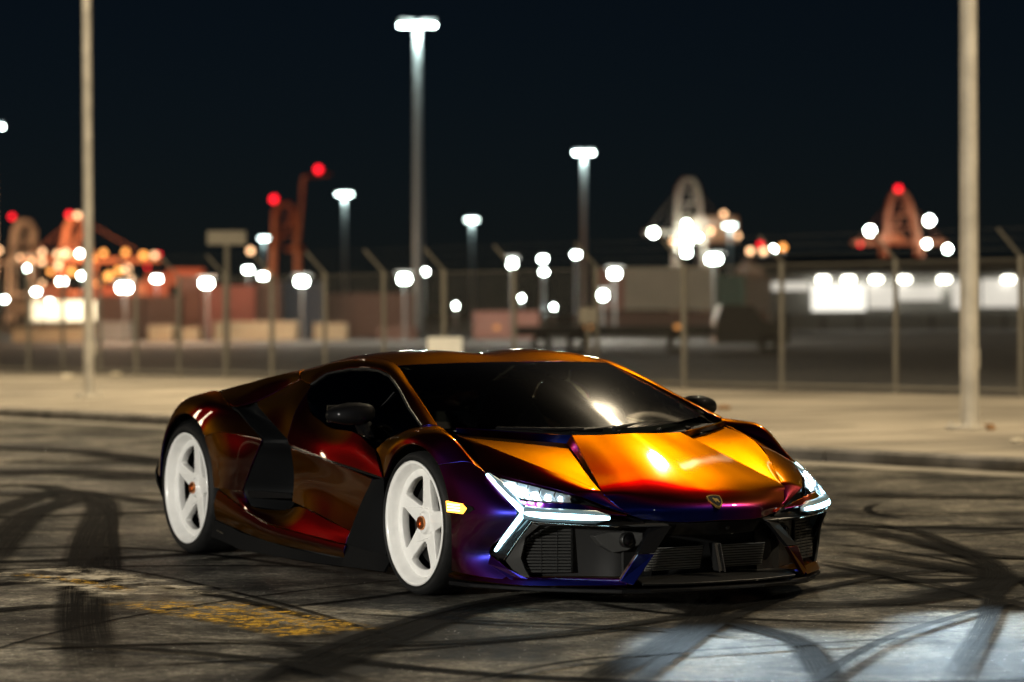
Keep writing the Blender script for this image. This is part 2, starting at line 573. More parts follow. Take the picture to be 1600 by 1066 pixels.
def spline(pts, n, lin=False):
    P = [Vector(p) for p in pts]
    k = len(P)-1
    out = []
    for i in range(n+1):
        u = k*i/n
        j = min(int(u), k-1)
        t = u-j
        if lin or k == 1:
            out.append(P[j].lerp(P[j+1], t))
        else:
            p0 = P[j-1] if j > 0 else 2*P[0]-P[1]
            p3 = P[j+2] if j+2 <= k else 2*P[k]-P[k-1]
            out.append(crm(p0, P[j], P[j+1], p3, t))
    return out

def by_length(pts, n):
    """resample a polyline at even distances"""
    P = [Vector(p) for p in pts]
    d = [0.0]
    for i in range(len(P)-1):
        d.append(d[-1]+(P[i+1]-P[i]).length)
    out = []
    for i in range(n+1):
        s_ = d[-1]*i/n
        j = 0
        while j < len(P)-2 and d[j+1] < s_:
            j += 1
        out.append(P[j].lerp(P[j+1], (s_-d[j])/max(d[j+1]-d[j], 1e-9)))
    return out

def net(rows, nu=16, nv=16, lin_u=False, lin_v=False):
    R1 = [spline(r, nu, lin_u) for r in rows]
    cols = [spline([r[i] for r in R1], nv, lin_v) for i in range(nu+1)]
    return [[cols[i][j] for i in range(nu+1)] for j in range(nv+1)]

def cols_net(cols, nu=30, nv=8, lin_u=False, bulge=0.0, bdir=(0, 1, 0)):
    """columns of points (top .. bottom); an optional bulge in the middle"""
    k = len(cols[0])
    G = net([[c[i] for c in cols] for i in range(k)], nu, nv, lin_u)
    if bulge:
        bd = Vector(bdir)
        for j, row in enumerate(G):
            t = j/nv
            for p in row:
                p += bd*bulge*4*t*(1-t)
    return G

def sided(p, s):
    return Vector((p[0], -p[1]*s, p[2]))

def panel(name, G, m, parent, side=1, thick=0.012, gap=0.0018, bevel=0.003, out=None, smooth=True):
    nv, nu = len(G)-1, len(G[0])-1
    P = [[sided(p, side) for p in row] for row in G]
    if gap:
        Q = [[p.copy() for p in row] for row in P]
        for j in range(nv+1):
            for i in range(nu+1):
                d = Vector((0, 0, 0))
                if i == 0: d += (Q[j][1]-Q[j][0]).normalized()
                if i == nu: d += (Q[j][nu-1]-Q[j][nu]).normalized()
                if j == 0: d += (Q[1][i]-Q[0][i]).normalized()
                if j == nv: d += (Q[nv-1][i]-Q[nv][i]).normalized()
                P[j][i] = Q[j][i]+d*gap
    Nn = [[None]*(nu+1) for _ in range(nv+1)]
    sgn = 0.0
    for j in range(nv+1):
        for i in range(nu+1):
            a = P[j][min(i+1, nu)]-P[j][max(i-1, 0)]
            b_ = P[min(j+1, nv)][i]-P[max(j-1, 0)][i]
            q = a.cross(b_)
            if q.length < 1e-10:
                q = Vector((0, 0, 1e-3))
            q.normalize()
            Nn[j][i] = q
            p = P[j][i]
            o_ = Vector(out) if out else Vector((max(0, p.x-0.6)*1.5, p.y, p.z-0.35))
            if out:
                o_ = Vector((out[0], -out[1]*side, out[2]))
            sgn += q.dot(o_)
    sg = 1.0 if sgn > 0 else -1.0
    v, f, sm = [], [], []
    idx = lambda j, i: j*(nu+1)+i
    for j in range(nv+1):
        for i in range(nu+1):
            v.append(tuple(P[j][i]))
    for j in range(nv):
        for i in range(nu):
            q = (idx(j, i), idx(j, i+1), idx(j+1, i+1), idx(j+1, i))
            f.append(q if sg > 0 else q[::-1])
    if thick:
        off = len(v)
        for j in range(nv+1):
            for i in range(nu+1):
                v.append(tuple(P[j][i]-Nn[j][i]*sg*thick))
        nf = len(f)
        for q in f[:nf]:
            f.append(tuple(off+i for i in q[::-1]))
        ring = [idx(0, i) for i in range(nu)]+[idx(j, nu) for j in range(nv)]+[idx(nv, i) for i in range(nu, 0, -1)]+[idx(j, 0) for j in range(nv, 0, -1)]
        for k_ in range(len(ring)):
            a, b_ = ring[k_], ring[(k_+1) % len(ring)]
            q = (a, off+a, off+b_, b_)
            f.append(q if sg > 0 else q[::-1])
    me = bpy.data.meshes.new(name)
    me.from_pydata(v, [], f)
    me.materials.append(m)
    me.polygons.foreach_set('use_smooth', [smooth]*len(me.polygons))
    me.update()
    me.set_sharp_from_angle(angle=R(38))
    o = bpy.data.objects.new(name, me)
    C.objects.link(o)
    o.parent = parent
    if bevel and thick:
        md = o.modifiers.new('edge', 'BEVEL')
        md.width = bevel
        md.segments = 2
        md.limit_method = 'ANGLE'
        md.angle_limit = R(50)
        md.harden_normals = True
    return o

def solid(name, polys, m, parent, side=1, off=(0, 0, -0.01), bevel=0.0015):
    """flat plates: polygons in car coordinates, thickened"""
    b_ = MB()
    for p in polys:
        b_.prism([sided(q, side) for q in p], (off[0], -off[1]*side, off[2]))
    o = b_.build(name, m, parent)
    if bevel:
        md = o.modifiers.new('edge', 'BEVEL'); md.width = bevel; md.segments = 2; md.limit_method = 'ANGLE'; md.angle_limit = R(40)
    return o

# ------------------------------------------------------------------ the car
CAR_LOC, CAR_YAW = (0.38896, 13.6294, 0), 0.51255
car = empty('sports_car', CAR_LOC, CAR_YAW-math.pi/2)
tag(car, 'low wedge-shaped sports car in orange and purple colour-shift paint with white wheels', 'car')

WF, WR = (0.0, 0.345), (-2.779, 0.369)
AF, AR = 0.378, 0.425
def arc(c, r, deg, w):
    return (c[0]+r*math.cos(R(deg)), w, c[1]+r*math.sin(R(deg)))

hood_edge = [(.01, .80, .765), (.12, .815, .728), (.24, .83, .69), (.36, .85, .65), (.485, .868, .612), (.623, .80, .583), (.78, .72, .553), (.926, .62, .514), (1.004, .48, .449), (1.059, .36, .404)]
K1line = [(.017, .79, .772), (.275, .757, .727), (.46, .71, .681), (.70, .605, .606), (.925, .50, .531), (.965, .485, .496), (1.005, .455, .456), (1.04, .40, .422), (1.059, .36, .404)]
Hc = [
    [(.39, 0, .760), (.378, .11, .760), (.355, .22, .761), (.336, .31, .762)],
    [(.573, 0, .696), (.562, .13, .697), (.54, .26, .695), (.513, .367, .692)],
    [(.797, 0, .610), (.79, .16, .611), (.775, .31, .606), (.748, .443, .600)],
    [(.95, 0, .548), (.948, .18, .548), (.94, .35, .540), (.925, .50, .531)],
    [(1.06, 0, .500), (1.052, .17, .499), (1.03, .33, .492), (.965, .485, .496)],
    [(1.13, 0, .455), (1.12, .14, .452), (1.09, .28, .448), (1.02, .44, .445)],
    [(1.147, 0, .386), (1.136, .11, .386), (1.112, .24, .391), (1.059, .36, .404)],
]

for side in (1, -1):
    # ---- front fender
    fen = [
        [(-.323, .985, .545), (-.375, .968, .59), (-.44, .95, .64), (-.502, .94, .678)],
        [arc(WF, AF, 128, .99), (-.285, .985, .672), (-.34, .96, .707), (-.395, .93, .732)],
        [arc(WF, AF, 112, .992), (-.175, .982, .735), (-.22, .945, .765), (-.25, .89, .783)],
        [arc(WF, AF, 98, .993), (-.07, .98, .758), (-.09, .935, .788), (-.13, .868, .801)],
        [arc(WF, AF, 85, .993), (.03, .977, .759), (.01, .93, .789), (-.07, .816, .804)],
        [arc(WF, AF, 72, .99), (.125, .972, .737), (.12, .90, .785), (.01, .80, .768)],
        [arc(WF, AF, 60, .988), (.21, .965, .705), (.23, .893, .750), (.24, .832, .691)],
        [arc(WF, AF, 50, .985), (.31, .95, .645), (.39, .90, .652), (.483, .868, .614)],
    ]
    f_ = panel('front_fender', net(fen, 14, 42), M['paint'], car, side, thick=0.016)
    # ---- bumper side
    bs = [
        fen[7],
        [arc(WF, AF, 33, .99), (.42, .965, .552), (.54, .915, .545), (.63, .858, .527)],
        [arc(WF, AF, 12, .99), (.48, .972, .432), (.63, .925, .437), (.758, .85, .436)],
        [(.375, .988, .32), (.46, .97, .335), (.58, .93, .34), (.67, .868, .335)],
        [(.362, .98, .22), (.43, .965, .225), (.50, .93, .228), (.569, .885, .231)],
        [(.345, .972, .143), (.45, .957, .135), (.6, .907, .127), (.774, .812, .122)],
    ]
    bp_ = panel('bumper_side', net(bs, 16, 36), M['paint'], car, side, thick=0.016)
    # ---- hood facets
    top = by_length(K1line, 40); bot = by_length(hood_edge, 40)
    # ---- side marker
    mk = MB()
    def mkp(x, w, z): return sided((x, w+0.006, z), side)
    hexa = [mkp(.345, .993, .472), mkp(.47, .975, .464), mkp(.497, .967, .445), mkp(.47, .972, .418), mkp(.352, .992, .421)]
    mk.prism(hexa, (0, 0.02*side, 0))
    sm_ = mk.build('side_marker', M['amber'], car)
    hot = MB()
    for zz in (.458, .445, .432):
        hot.tube([mkp(.365, .993, zz), mkp(.455, .980, zz)], 0.0035, 6)
    hot.build('light_bar', M['amber_hot'], sm_)
    e_ = MB()
    e_.prism([mkp(.475, .973, .464), mkp(.53, .958, .455), mkp(.545, .953, .443), mkp(.51, .961, .424), mkp(.475, .97, .418), mkp(.502, .966, .445)], (0, 0.02*side, 0))
    e_.build('marker_end', M['black_gloss'], sm_)

    # ---- headlamp housing
    hs = [
        [(.487, .862, .606), (.49, .860, .600), (.492, .864, .592)],
        [(.60, .800, .578), (.64, .815, .525), (.68, .848, .487)],
        [(.77, .715, .545), (.77, .745, .475), (.835, .822, .405)],
        [(.91, .615, .505), (.90, .645, .445), (.965, .695, .392)],
        [(.99, .48, .44), (1.0, .49, .41), (1.07, .50, .382)],
        [(1.055, .36, .40), (1.07, .36, .39), (1.10, .36, .378)],
    ]
    hl = panel('headlamp', cols_net(hs, 36, 10), M['black_gloss'], car, side, thick=0.01, bevel=0, out=(.6, .6, .2))
    low_h = [
        [(.752, .853, .440), (.80, .830, .42), (.84, .822, .402)],
        [(.67, .870, .337), (.72, .855, .325), (.765, .845, .32)],
        [(.569, .886, .231), (.61, .875, .22), (.66, .866, .215)],
    ]
    panel('lamp_bezel', cols_net(low_h, 16, 6), M['black_gloss'], hl, side, thick=0.01, out=(.6, .6, .2))
    # projector row, white insert and painted insert under it
    pr = [
        [(.575, .838, .585), (.62, .838, .548), (.69, .826, .506)],
        [(.66, .792, .568), (.70, .806, .535), (.755, .806, .495)],
        [(.78, .733, .545), (.80, .755, .518), (.845, .757, .489)],
        [(.905, .648, .512), (.915, .660, .503), (.935, .668, .490)],
    ]
    pg = cols_net(pr, 30, 10)
    panel('headlamp_reflector', pg, M['reflector'], hl, side, thick=0.006, bevel=0, out=(.6, .6, .2))
    for (u, v_, rr) in ((4, 4, .016), (8, 5, .017), (13, 5, .014), (18, 6, .013), (23, 6, .009), (27, 6, .006)):      # lenses with a bright core
        p0 = sided(pg[v_][u]+Vector((.006, .008, .003)), side)
        ax_ = sided(Vector((.75, .55, .15)), side).normalized()
        e1_ = ax_.cross(Vector((0, 0, 1))).normalized(); e2_ = ax_.cross(e1_)
        lb = MB(); vv_, ff_ = [], []
        for a_ in range(3):
            rr_ = rr*(1, .75, .02)[a_]; hh_ = rr*(0, .45, .7)[a_]
            for c_ in range(14):
                vv_.append(p0+ax_*hh_+e1_*math.cos(2*math.pi*c_/14)*rr_*1.3+e2_*math.sin(2*math.pi*c_/14)*rr_*.8)
        for a_ in range(2):
            for c_ in range(14):
                c2 = (c_+1) % 14
                ff_.append((a_*14+c_, a_*14+c2, a_*14+14+c2, a_*14+14+c_))
        lb.add(vv_, ff_, True); lb.build('projector', M['beam'], hl)
    for u in (10, 15, 20, 25):
        dv = MB(); dv.tube([sided(pg[j_][u]+Vector((.006, .006, .002)), side) for j_ in range(0, 11)], .0028, 5)
        dv.build('lamp_divider', M['black_satin'], hl)
    cov = [[p+Vector((.022, .022, .008)) for p in row] for row in pg]
    panel('lamp_cover', cov, M['lamp_glass'], hl, side, thick=0, gap=0, out=(.6, .6, .2))
    ins = [
        [(.715, .822, .490), (.79, .812, .458)],
        [(.845, .756, .484), (.87, .775, .449)],
        [(.94, .662, .484), (.96, .665, .447)],
        [(.985, .56, .462), (1.02, .565, .436)],
        [(1.035, .43, .427), (1.045, .44, .424)],
    ]
    panel('painted_insert', cols_net(ins, 24, 4), M['paint'], hl, side, thick=0.006, out=(.6, .6, .2), bevel=0.002)
    # Y-shaped daytime light
    dl = MB()
    def dp(x, w, z): return sided((x, w, z), side)
    def bar(pts, rr):
        dl.tube([dp(*q) for q in pts], rr, 8)
    bar([(.515, .872, .600), (.60, .866, .556), (.70, .858, .502), (.812, .845, .438)], [.006, .0105, .012, .013])
    bar([(.812, .845, .438), (.74, .864, .366), (.66, .876, .296), (.612, .882, .254)], [.013, .013, .011, .007])
    bar([(.812, .845, .438), (.89, .79, .430), (.98, .68, .424), (1.03, .60, .420), (1.062, .54, .417)], [.013, .0165, .0165, .015, .007])
    dl.build('daytime_light', M['drl'], hl)
    bd_ = MB()
    for (pts_, r_) in (([(.505, .858, .600), (.60, .850, .553), (.70, .842, .500), (.800, .829, .438)], .024), ([(.800, .829, .438), (.73, .848, .366), (.65, .860, .296), (.602, .866, .254)], .024), ([(.800, .829, .438), (.875, .776, .430), (.965, .666, .424), (1.015, .586, .420), (1.048, .53, .417)], .033)):
        bd_.tube([dp(*q_) for q_ in pts_], [r_*.35]+[r_]*(len(pts_)-2)+[r_*.45] if pts_[0][0] < .6 else [r_]*(len(pts_)-1)+[r_*.35], 10)
    bd_.build('halo_bed', M['drl_halo'], hl)  # added backing that carries the halo of the strokes
    # clear outer edge line of the lamp
    rim_ = MB()
    rim_.tube([dp(.845, .825, .398), dp(.97, .70, .388), dp(1.075, .50, .378)], .003, 6)
    rim_.tube([dp(.845, .825, .398), dp(.77, .848, .318), dp(.665, .868, .213)], .003, 6)
    rim_.build('lamp_edge', M['chrome'], hl)

    # ---- dark frame between lamp and side intake
    fr_ = [
        [(.85, .822, .395), (.875, .80, .380)],
        [(.775, .845, .318), (.795, .825, .325)],
        [(.672, .866, .212), (.765, .835, .228)],
        [(.70, .845, .172), (.775, .818, .175)],
        [(.774, .808, .128), (.79, .795, .13)],
    ]
    panel('intake_frame', cols_net(fr_, 24, 4, lin_u=True), M['grey_satin'], car, side, out=(.6, .6, .0))
    # ---- side intake: back wall, floor, roof
    wall_t = [(.755, .80, .400), (.83, .66, .395), (.92, .52, .390), (.99, .40, .388), (1.02, .27, .388)]
    wall_b = [(.70, .79, .140), (.80, .66, .140), (.90, .53, .140), (.99, .42, .140), (1.02, .29, .140)]
    iw = panel('side_intake', cols_net([[a_, b2] for a_, b2 in zip(wall_t, wall_b)], 20, 6), M['black_satin'], car, side, thick=0.008, bevel=0, out=(1, .3, 0))
    roof_ = [[(.865, .80, .385), wall_t[0]], [(.98, .66, .382), wall_t[1]], [(1.07, .48, .378), wall_t[2]], [(1.12, .36, .376), wall_t[3]], [(1.14, .27, .376), wall_t[4]]]
    panel('intake_roof', cols_net(roof_, 16, 3), M['grey_satin'], iw, side, thick=0.006, bevel=0, out=(0, 0, -1))
    flo = [[(.79, .795, .128), wall_b[0]], [(.93, .68, .130), wall_b[1]], [(1.03, .58, .132), wall_b[2]], [(1.11, .50, .134), wall_b[3]]]
    panel('intake_floor', cols_net(flo, 16, 3), M['paint'], iw, side, thick=0.006, bevel=0, out=(0, 0, 1))
    for i in range(15):                                              # louvres
        z = .165 + i*.0145
        lv = MB()
        l0 = Vector((.735, .80, z)); l1 = Vector((.838, .625, z))
        if i > 9:
            l0 = l0.lerp(l1, (i-9)*.055)
        a_, b2 = sided(l0, side), sided(l1, side)
        dz = Vector((0, 0, .0085)); dx = Vector((.022, 0, -.004))
        lv.prism([a_, a_+dx, a_+dx+dz, a_+dz], b2-a_)
        lv.build('louvre', M['grey_satin'], iw)
    for q in ((.735+.036, .80-.061), (.735+.073, .80-.123), (.842, .618)):
        st = MB(); p = sided((q[0]+.012, q[1], .262), side)
        st.box(p, (.02, .006, .20))
        st.build('louvre_post', M['black_satin'], iw)
    # sensor pod with round lens
    pod = [(.938, .55, .328), (.975, .49, .348), (1.03, .44, .352), (1.075, .37, .345), (1.065, .37, .295), (1.02, .42, .262), (.985, .475, .252), (.955, .52, .285)]
    po = solid('sensor_pod', [pod], M['grey_satin'], iw, side, off=(-.05, 0, 0), bevel=0.004)
    ln = MB()
    lc = sided((1.045, .428, .312), side)
    ln.lathe([(.036, -.03), (.036, .0), (.032, .003), (.027, .0)], 28, 'x', lc)
    ln.build('lens_ring', M['black_satin'], iw)
    l2 = MB(); l2.lathe([(.027, .0), (.022, .005), (.012, .009), (.0005, .010)], 24, 'x', lc)
    l2.build('sensor_lens', M['black_gloss'], iw)
    # ---- lower lip and blade
    lip_o = [(.335, .985, .128), (.45, .968, .115), (.62, .905, .108), (.798, .815, .104), (.97, .655, .110), (1.137, .497, .118)]
    lip_i = [(.335, .90, .128), (.45, .90, .128), (.60, .86, .130), (.77, .79, .130), (.92, .64, .134), (1.08, .47, .136)]
    panel('lower_lip', cols_net([[a_, (a_[0]*.5+b2[0]*.5, a_[1]*.5+b2[1]*.5, max(a_[2], b2[2])+.012), b2] for a_, b2 in zip(lip_o, lip_i)], 30, 5), M['paint'], car, side, thick=0.014, out=(.3, .3, 1))
    solid('lip_fin', [[(.569, .886, .231), (.69, .855, .172), (.790, .806, .132), (.800, .805, .108), (.70, .86, .130), (.58, .905, .190)]], M['paint'], car, side, off=(-.012, -.012, 0))
    bl = [[(1.105, .515, .134), (1.142, .440, .256), (1.166, .365, .256), (1.150, .470, .118)]]
    bo = solid('bumper_blade', bl, M['paint'], car, side, off=(-.03, .0, -.004), bevel=0.003)
    solid('blade_upper', [[(1.138, .440, .258), (1.105, .350, .372), (1.150, .265, .376), (1.164, .366, .258)]], M['black_gloss'], bo, side, off=(-.03, 0, -.002), bevel=0.003)

    # ---- A-pillar and roof rail
    rail = [
        [(-.075, .815, .806), (-.10, .85, .810), (-.135, .872, .802)],
        [(-.34, .755, .903), (-.36, .79, .900), (-.39, .812, .885)],
        [(-.60, .695, .995), (-.60, .73, .992), (-.61, .753, .975)],
        [(-.867, .628, 1.082), (-.84, .68, 1.072), (-.80, .712, 1.038)],
        [(-1.02, .62, 1.112), (-.99, .675, 1.098), (-.95, .703, 1.065)],
        [(-1.25, .625, 1.124), (-1.22, .685, 1.106), (-1.18, .712, 1.068)],
        [(-1.50, .645, 1.106), (-1.48, .71, 1.085), (-1.45, .748, 1.040)],
        [(-1.68, .675, 1.075), (-1.62, .745, 1.05), (-1.56, .79, .980)],
        [(-1.84, .70, 1.048), (-1.79, .75, 1.035), (-1.72, .778, 1.0)],
    ]
    panel('roof_rail', cols_net(rail, 40, 8), M['paint'], car, side)
    # ---- side window
    sw = [
        [(-1.545, .795, .975), (-1.43, .862, .85)],
        [(-1.45, .745, 1.034), (-1.30, .883, .81)],
        [(-1.25, .712, 1.060), (-1.15, .902, .782)],
        [(-1.07, .700, 1.064), (-1.0, .914, .766)],
        [(-.93, .700, 1.056), (-.86, .922, .758)],
        [(-.79, .710, 1.030), (-.72, .928, .745)],
        [(-.60, .754, .968), (-.60, .936, .715)],
        [(-.38, .812, .880), (-.50, .938, .685)],
        [(-.14, .868, .801), (-.395, .93, .735)],
    ]
    swg = [[a_, ((a_[0]+b2[0])/2, (a_[1]+b2[1])/2+.022, (a_[2]+b2[2])/2), b2] for a_, b2 in sw]
    wi = panel('side_window', cols_net(swg, 34, 10), M['side_glass'], car, side, thick=0, gap=0)
    tr_ = MB()
    tr_.tube([sided((c_[0][0], c_[0][1]+.004, c_[0][2]), side) for c_ in sw], .007, 6)
    tr_.tube([sided(q, side) for q in ((-.62, .775, .955), (-.66, .86, .85), (-.65, .925, .765), (-.58, .94, .735))], .004, 6)
    tr_.build('window_trim', M['black_satin'], wi)
    # ---- door and quarter panel
    dq = [
        [(-2.08, .87, .872), (-2.04, .89, .858), (-2.0, .90, .845)],
        [(-1.90, .80, .945), (-1.87, .88, .875), (-1.835, .93, .803)],
        [(-1.72, .775, 1.0), (-1.67, .875, .88), (-1.62, .955, .735)],
        [(-1.555, .795, .965), (-1.52, .90, .84), (-1.47, .975, .692)],
        [(-1.427, .865, .847), (-1.42, .93, .765), (-1.409, .985, .662)],
        [(-1.232, .893, .797), (-1.215, .942, .72), (-1.2, .978, .634)],
        [(-1.053, .915, .765), (-1.02, .952, .69), (-.98, .972, .605)],
        [(-.747, .930, .752), (-.72, .958, .67), (-.66, .975, .575)],
        [(-.505, .943, .678), (-.42, .968, .615), (-.328, .988, .545)],
    ]
    panel('quarter_panel', cols_net(dq[:4], 14, 10), M['paint'], car, side)
    do = panel('door', cols_net(dq[3:], 34, 10), M['paint'], car, side)
    lowd = [
        [(-1.414, .982, .648), (-1.455, .945, .50), (-1.50, .935, .36)],
        [(-1.20, .976, .628), (-1.22, .948, .48), (-1.22, .962, .333)],
        [(-.98, .970, .599), (-.97, .955, .45), (-.96, .972, .298)],
        [(-.70, .973, .565), (-.77, .965, .42), (-.82, .978, .275)],
        [(-.455, .982, .535), (-.58, .975, .40), (-.70, .982, .262)],
    ]
    panel('door_lower', cols_net(lowd, 30, 10), M['paint'], do, side)
    cr_ = MB()
    cr_.tube([sided(q, side) for q in ((-1.42, .972, .655), (-1.2, .968, .631), (-.98, .962, .602), (-.66, .966, .570), (-.33, .976, .541))], .010, 6)
    cr_.build('door_crease', M['black_gloss'], do)
    # ---- sill
    sill_t = [
        [(-1.972, 1.008, .394), (-2.13, 1.022, .393), (-2.285, 1.015, .391)],
        [(-1.89, .985, .315), (-1.895, 1.008, .312), (-1.92, 1.017, .300)],
        [(-1.62, .93, .31), (-1.625, .98, .275), (-1.631, 1.012, .242)],
        [(-1.35, .955, .345), (-1.33, .985, .28), (-1.30, 1.007, .220)],
        [(-1.0, .968, .30), (-1.0, .988, .252), (-1.0, 1.003, .206)],
        [(-.70, .982, .262), (-.715, .993, .228), (-.724, 1.0, .193)],
    ]
    panel('sill_top', cols_net(sill_t, 34, 6), M['paint'], car, side, out=(0, .5, 1))
    sill_f = [
        [(-2.300, 1.014, .388), (-2.345, 1.02, .30), (-2.36, 1.0, .215)],
        [(-1.925, 1.017, .298), (-1.93, 1.022, .23), (-1.94, 1.0, .165)],
        [(-1.631, 1.012, .240), (-1.64, 1.016, .185), (-1.65, .995, .140)],
        [(-1.30, 1.007, .218), (-1.30, 1.012, .170), (-1.30, .99, .128)],
        [(-.724, 1.0, .191), (-.735, 1.005, .155), (-.75, .985, .120)],
    ]
    panel('sill_face', cols_net(sill_f, 34, 6), M['paint'], car, side, out=(0, 1, 0))
    sk = [
        [(-2.40, 1.0, .215), (-2.41, 1.012, .118)],
        [(-2.15, 1.002, .19), (-2.15, 1.015, .095)],
        [(-1.94, 1.0, .163), (-1.95, 1.015, .075)],
        [(-1.30, .988, .126), (-1.30, 1.015, .075)],
        [(-.80, .984, .124), (-.80, 1.012, .082)],
        [(-.73, .984, .196), (-.73, 1.010, .083)],
        [(-.52, .980, .186), (-.52, 1.006, .086)],
        [(-.30, .952, .160), (-.30, 1.0, .09)],
    ]
    ski = panel('side_skirt', cols_net(sk, 30, 4), M['matte_black'], car, side, out=(0, 1, 0))
    solid('skirt_badge', [[(-2.31, 1.012, .166), (-2.22, 1.013, .152), (-2.22, 1.014, .143), (-2.31, 1.013, .157)]], M['chrome'], ski, side, off=(0, .004, 0), bevel=0)
    # ---- black vane behind the front wheel
    va = [
        [(-.455, .984, .533), (-.40, .985, .538), (-.330, .982, .540)],
        [(-.58, .990, .40), (-.48, .985, .40), (-.375, .955, .40)],
        [(-.735, .998, .195), (-.55, .99, .18), (-.36, .955, .15)],
    ]
    panel('wheel_vane', net(va, 8, 14), M['matte_black'], car, side, out=(0, 1, 0))
    # ---- rear intake: upper band, main opening
    band = [
        [(-2.45, .895, .885), (-2.38, .88, .885), (-2.30, .87, .90)],
        [(-2.331, .925, .845), (-2.26, .86, .85), (-2.10, .87, .868)],
        [(-2.17, .945, .82), (-2.08, .87, .80), (-1.98, .90, .84)],
        [(-1.95, .972, .745), (-1.85, .86, .75), (-1.80, .925, .795)],
        [(-1.735, .995, .682), (-1.60, .88, .68), (-1.475, .962, .692)],
        [(-1.80, 1.0, .60), (-1.62, .80, .58), (-1.42, .972, .645)],
        [(-1.89, 1.005, .49), (-1.66, .76, .46), (-1.45, .94, .50)],
        [(-1.965, 1.006, .395), (-1.68, .76, .37), (-1.49, .932, .37)],
        [(-1.90, .99, .315), (-1.70, .86, .30), (-1.56, .928, .325)],
    ]
    ri = panel('rear_intake', net(band, 12, 40), M['matte_black'], car, side, thick=0.01, out=(0, 1, 0), bevel=0)
    solid('intake_blade', [[(-1.96, .992, .40), (-1.93, .99, .36), (-1.53, .915, .375), (-1.55, .915, .40)]], M['black_gloss'], ri, side, off=(0, -.05, 0))
    # ---- rear fender
    rf = [
        [arc(WR, AR, 3, 1.013), (-2.23, 1.022, .392), (-2.10, 1.018, .392), (-1.975, 1.01, .394)],
        [arc(WR, AR, 25, 1.016), (-2.23, 1.032, .56), (-2.0, 1.03, .56), (-1.845, 1.008, .55)],
        [arc(WR, AR, 45, 1.016), (-2.30, 1.022, .70), (-2.05, 1.016, .70), (-1.735, 1.0, .682)],
        [arc(WR, AR, 60, 1.010), (-2.45, .985, .785), (-2.30, .972, .790), (-2.03, .958, .765)],
        [arc(WR, AR, 75, 1.012), (-2.58, .99, .83), (-2.46, .96, .852), (-2.331, .93, .848)],
        [arc(WR, AR, 92, 1.011), (-2.75, .985, .85), (-2.67, .95, .888), (-2.585, .88, .918)],
        [arc(WR, AR, 110, 1.009), (-2.92, .985, .83), (-2.88, .95, .872), (-2.80, .87, .908)],
        [arc(WR, AR, 130, 1.004), (-3.06, .985, .745), (-3.06, .95, .79), (-3.02, .86, .865)],
        [arc(WR, AR, 150, 1.0), (-3.18, .98, .615), (-3.2, .94, .67), (-3.22, .84, .80)],
        [arc(WR, AR, 175, .99), (-3.28, .97, .44), (-3.33, .93, .50), (-3.38, .82, .68)],
    ]
    rfp = panel('rear_fender', net(rf[2:], 16, 44), M['paint'], car, side, thick=0.016, gap=.001)
    panel('rear_fender_lower', net(rf[:3], 16, 16), M['paint'], rfp, side, thick=0.016, gap=.001)
    # ---- buttress between roof and rear fender
    bu = [
        [(-2.585, .87, .92), (-2.46, .915, .888), (-2.331, .932, .85)],
        [(-2.342, .825, .966), (-2.29, .885, .908), (-2.23, .925, .845)],
        [(-2.15, .79, 1.0), (-2.12, .845, .945), (-2.08, .872, .875)],
        [(-1.98, .745, 1.03), (-1.95, .785, .995), (-1.90, .802, .948)],
        [(-1.84, .70, 1.05), (-1.79, .752, 1.037), (-1.72, .780, 1.002)],
    ]
    panel('buttress', cols_net(bu, 26, 8), M['paint'], car, side)
    # ---- wheel housings
    for (c_, r_, w0) in ((WF, .392, .60), (WR, .432, .58)):
        hb = MB()
        hb.lathe([(r_, -side*w0), (r_, -side*.965)], 40, 'y', (c_[0], 0, c_[1]), a0=R(-12), a1=R(192))
        hb.build('wheel_housing', M['core'], car)
    # ---- mirror
    mi = MB()
    cx, cw, cz = -.60, 1.035, .852
    v, f = [], []
    nU, nV = 24, 14
    for j in range(nV+1):
        ph = -math.pi/2 + math.pi*j/nV
        for i in range(nU):
            th = 2*math.pi*i/nU
            def se(x, e): return math.copysign(abs(x)**e, x)
            X = se(math.cos(ph), .75)*se(math.cos(th), .6)
            W = se(math.sin(ph), .8)
            Z = se(math.cos(ph), .7)*se(math.sin(th), .75)
            tap = 1-.28*max(0, W)                                   # narrows outwards
            v.append(sided((cx + .085*X*tap - .03*W + .015*X*X, cw+.112*W, cz+.055*Z*tap-.006*W), side))
    for j in range(nV):
        for i in range(nU):
            i2 = (i+1) % nU
            f.append((j*nU+i, j*nU+i2, (j+1)*nU+i2, (j+1)*nU+i))
    mi.add(v, f, True)
    mo = mi.build('door_mirror', M['mirror_case'], car)
    stl = MB()
    stl.prism([sided(q, side) for q in ((-.66, .93, .735), (-.52, .935, .735), (-.53, .97, .81), (-.64, .97, .81))], (0, -.03*side, .015))
    stl.tube([sided((-.585, .925, .76), side), sided((-.585, .965, .795), side), sided((-.59, 1.0, .83), side)], [.04, .032, .03], 8)
    stl.build('mirror_arm', M['mirror_case'], mo)
    mg_ = MB()
    mg_.box(sided((cx-.078, cw, cz), side), (.006, .17, .085), bev=0.002)
    mg_.build('mirror_glass', M['chrome'], mo)

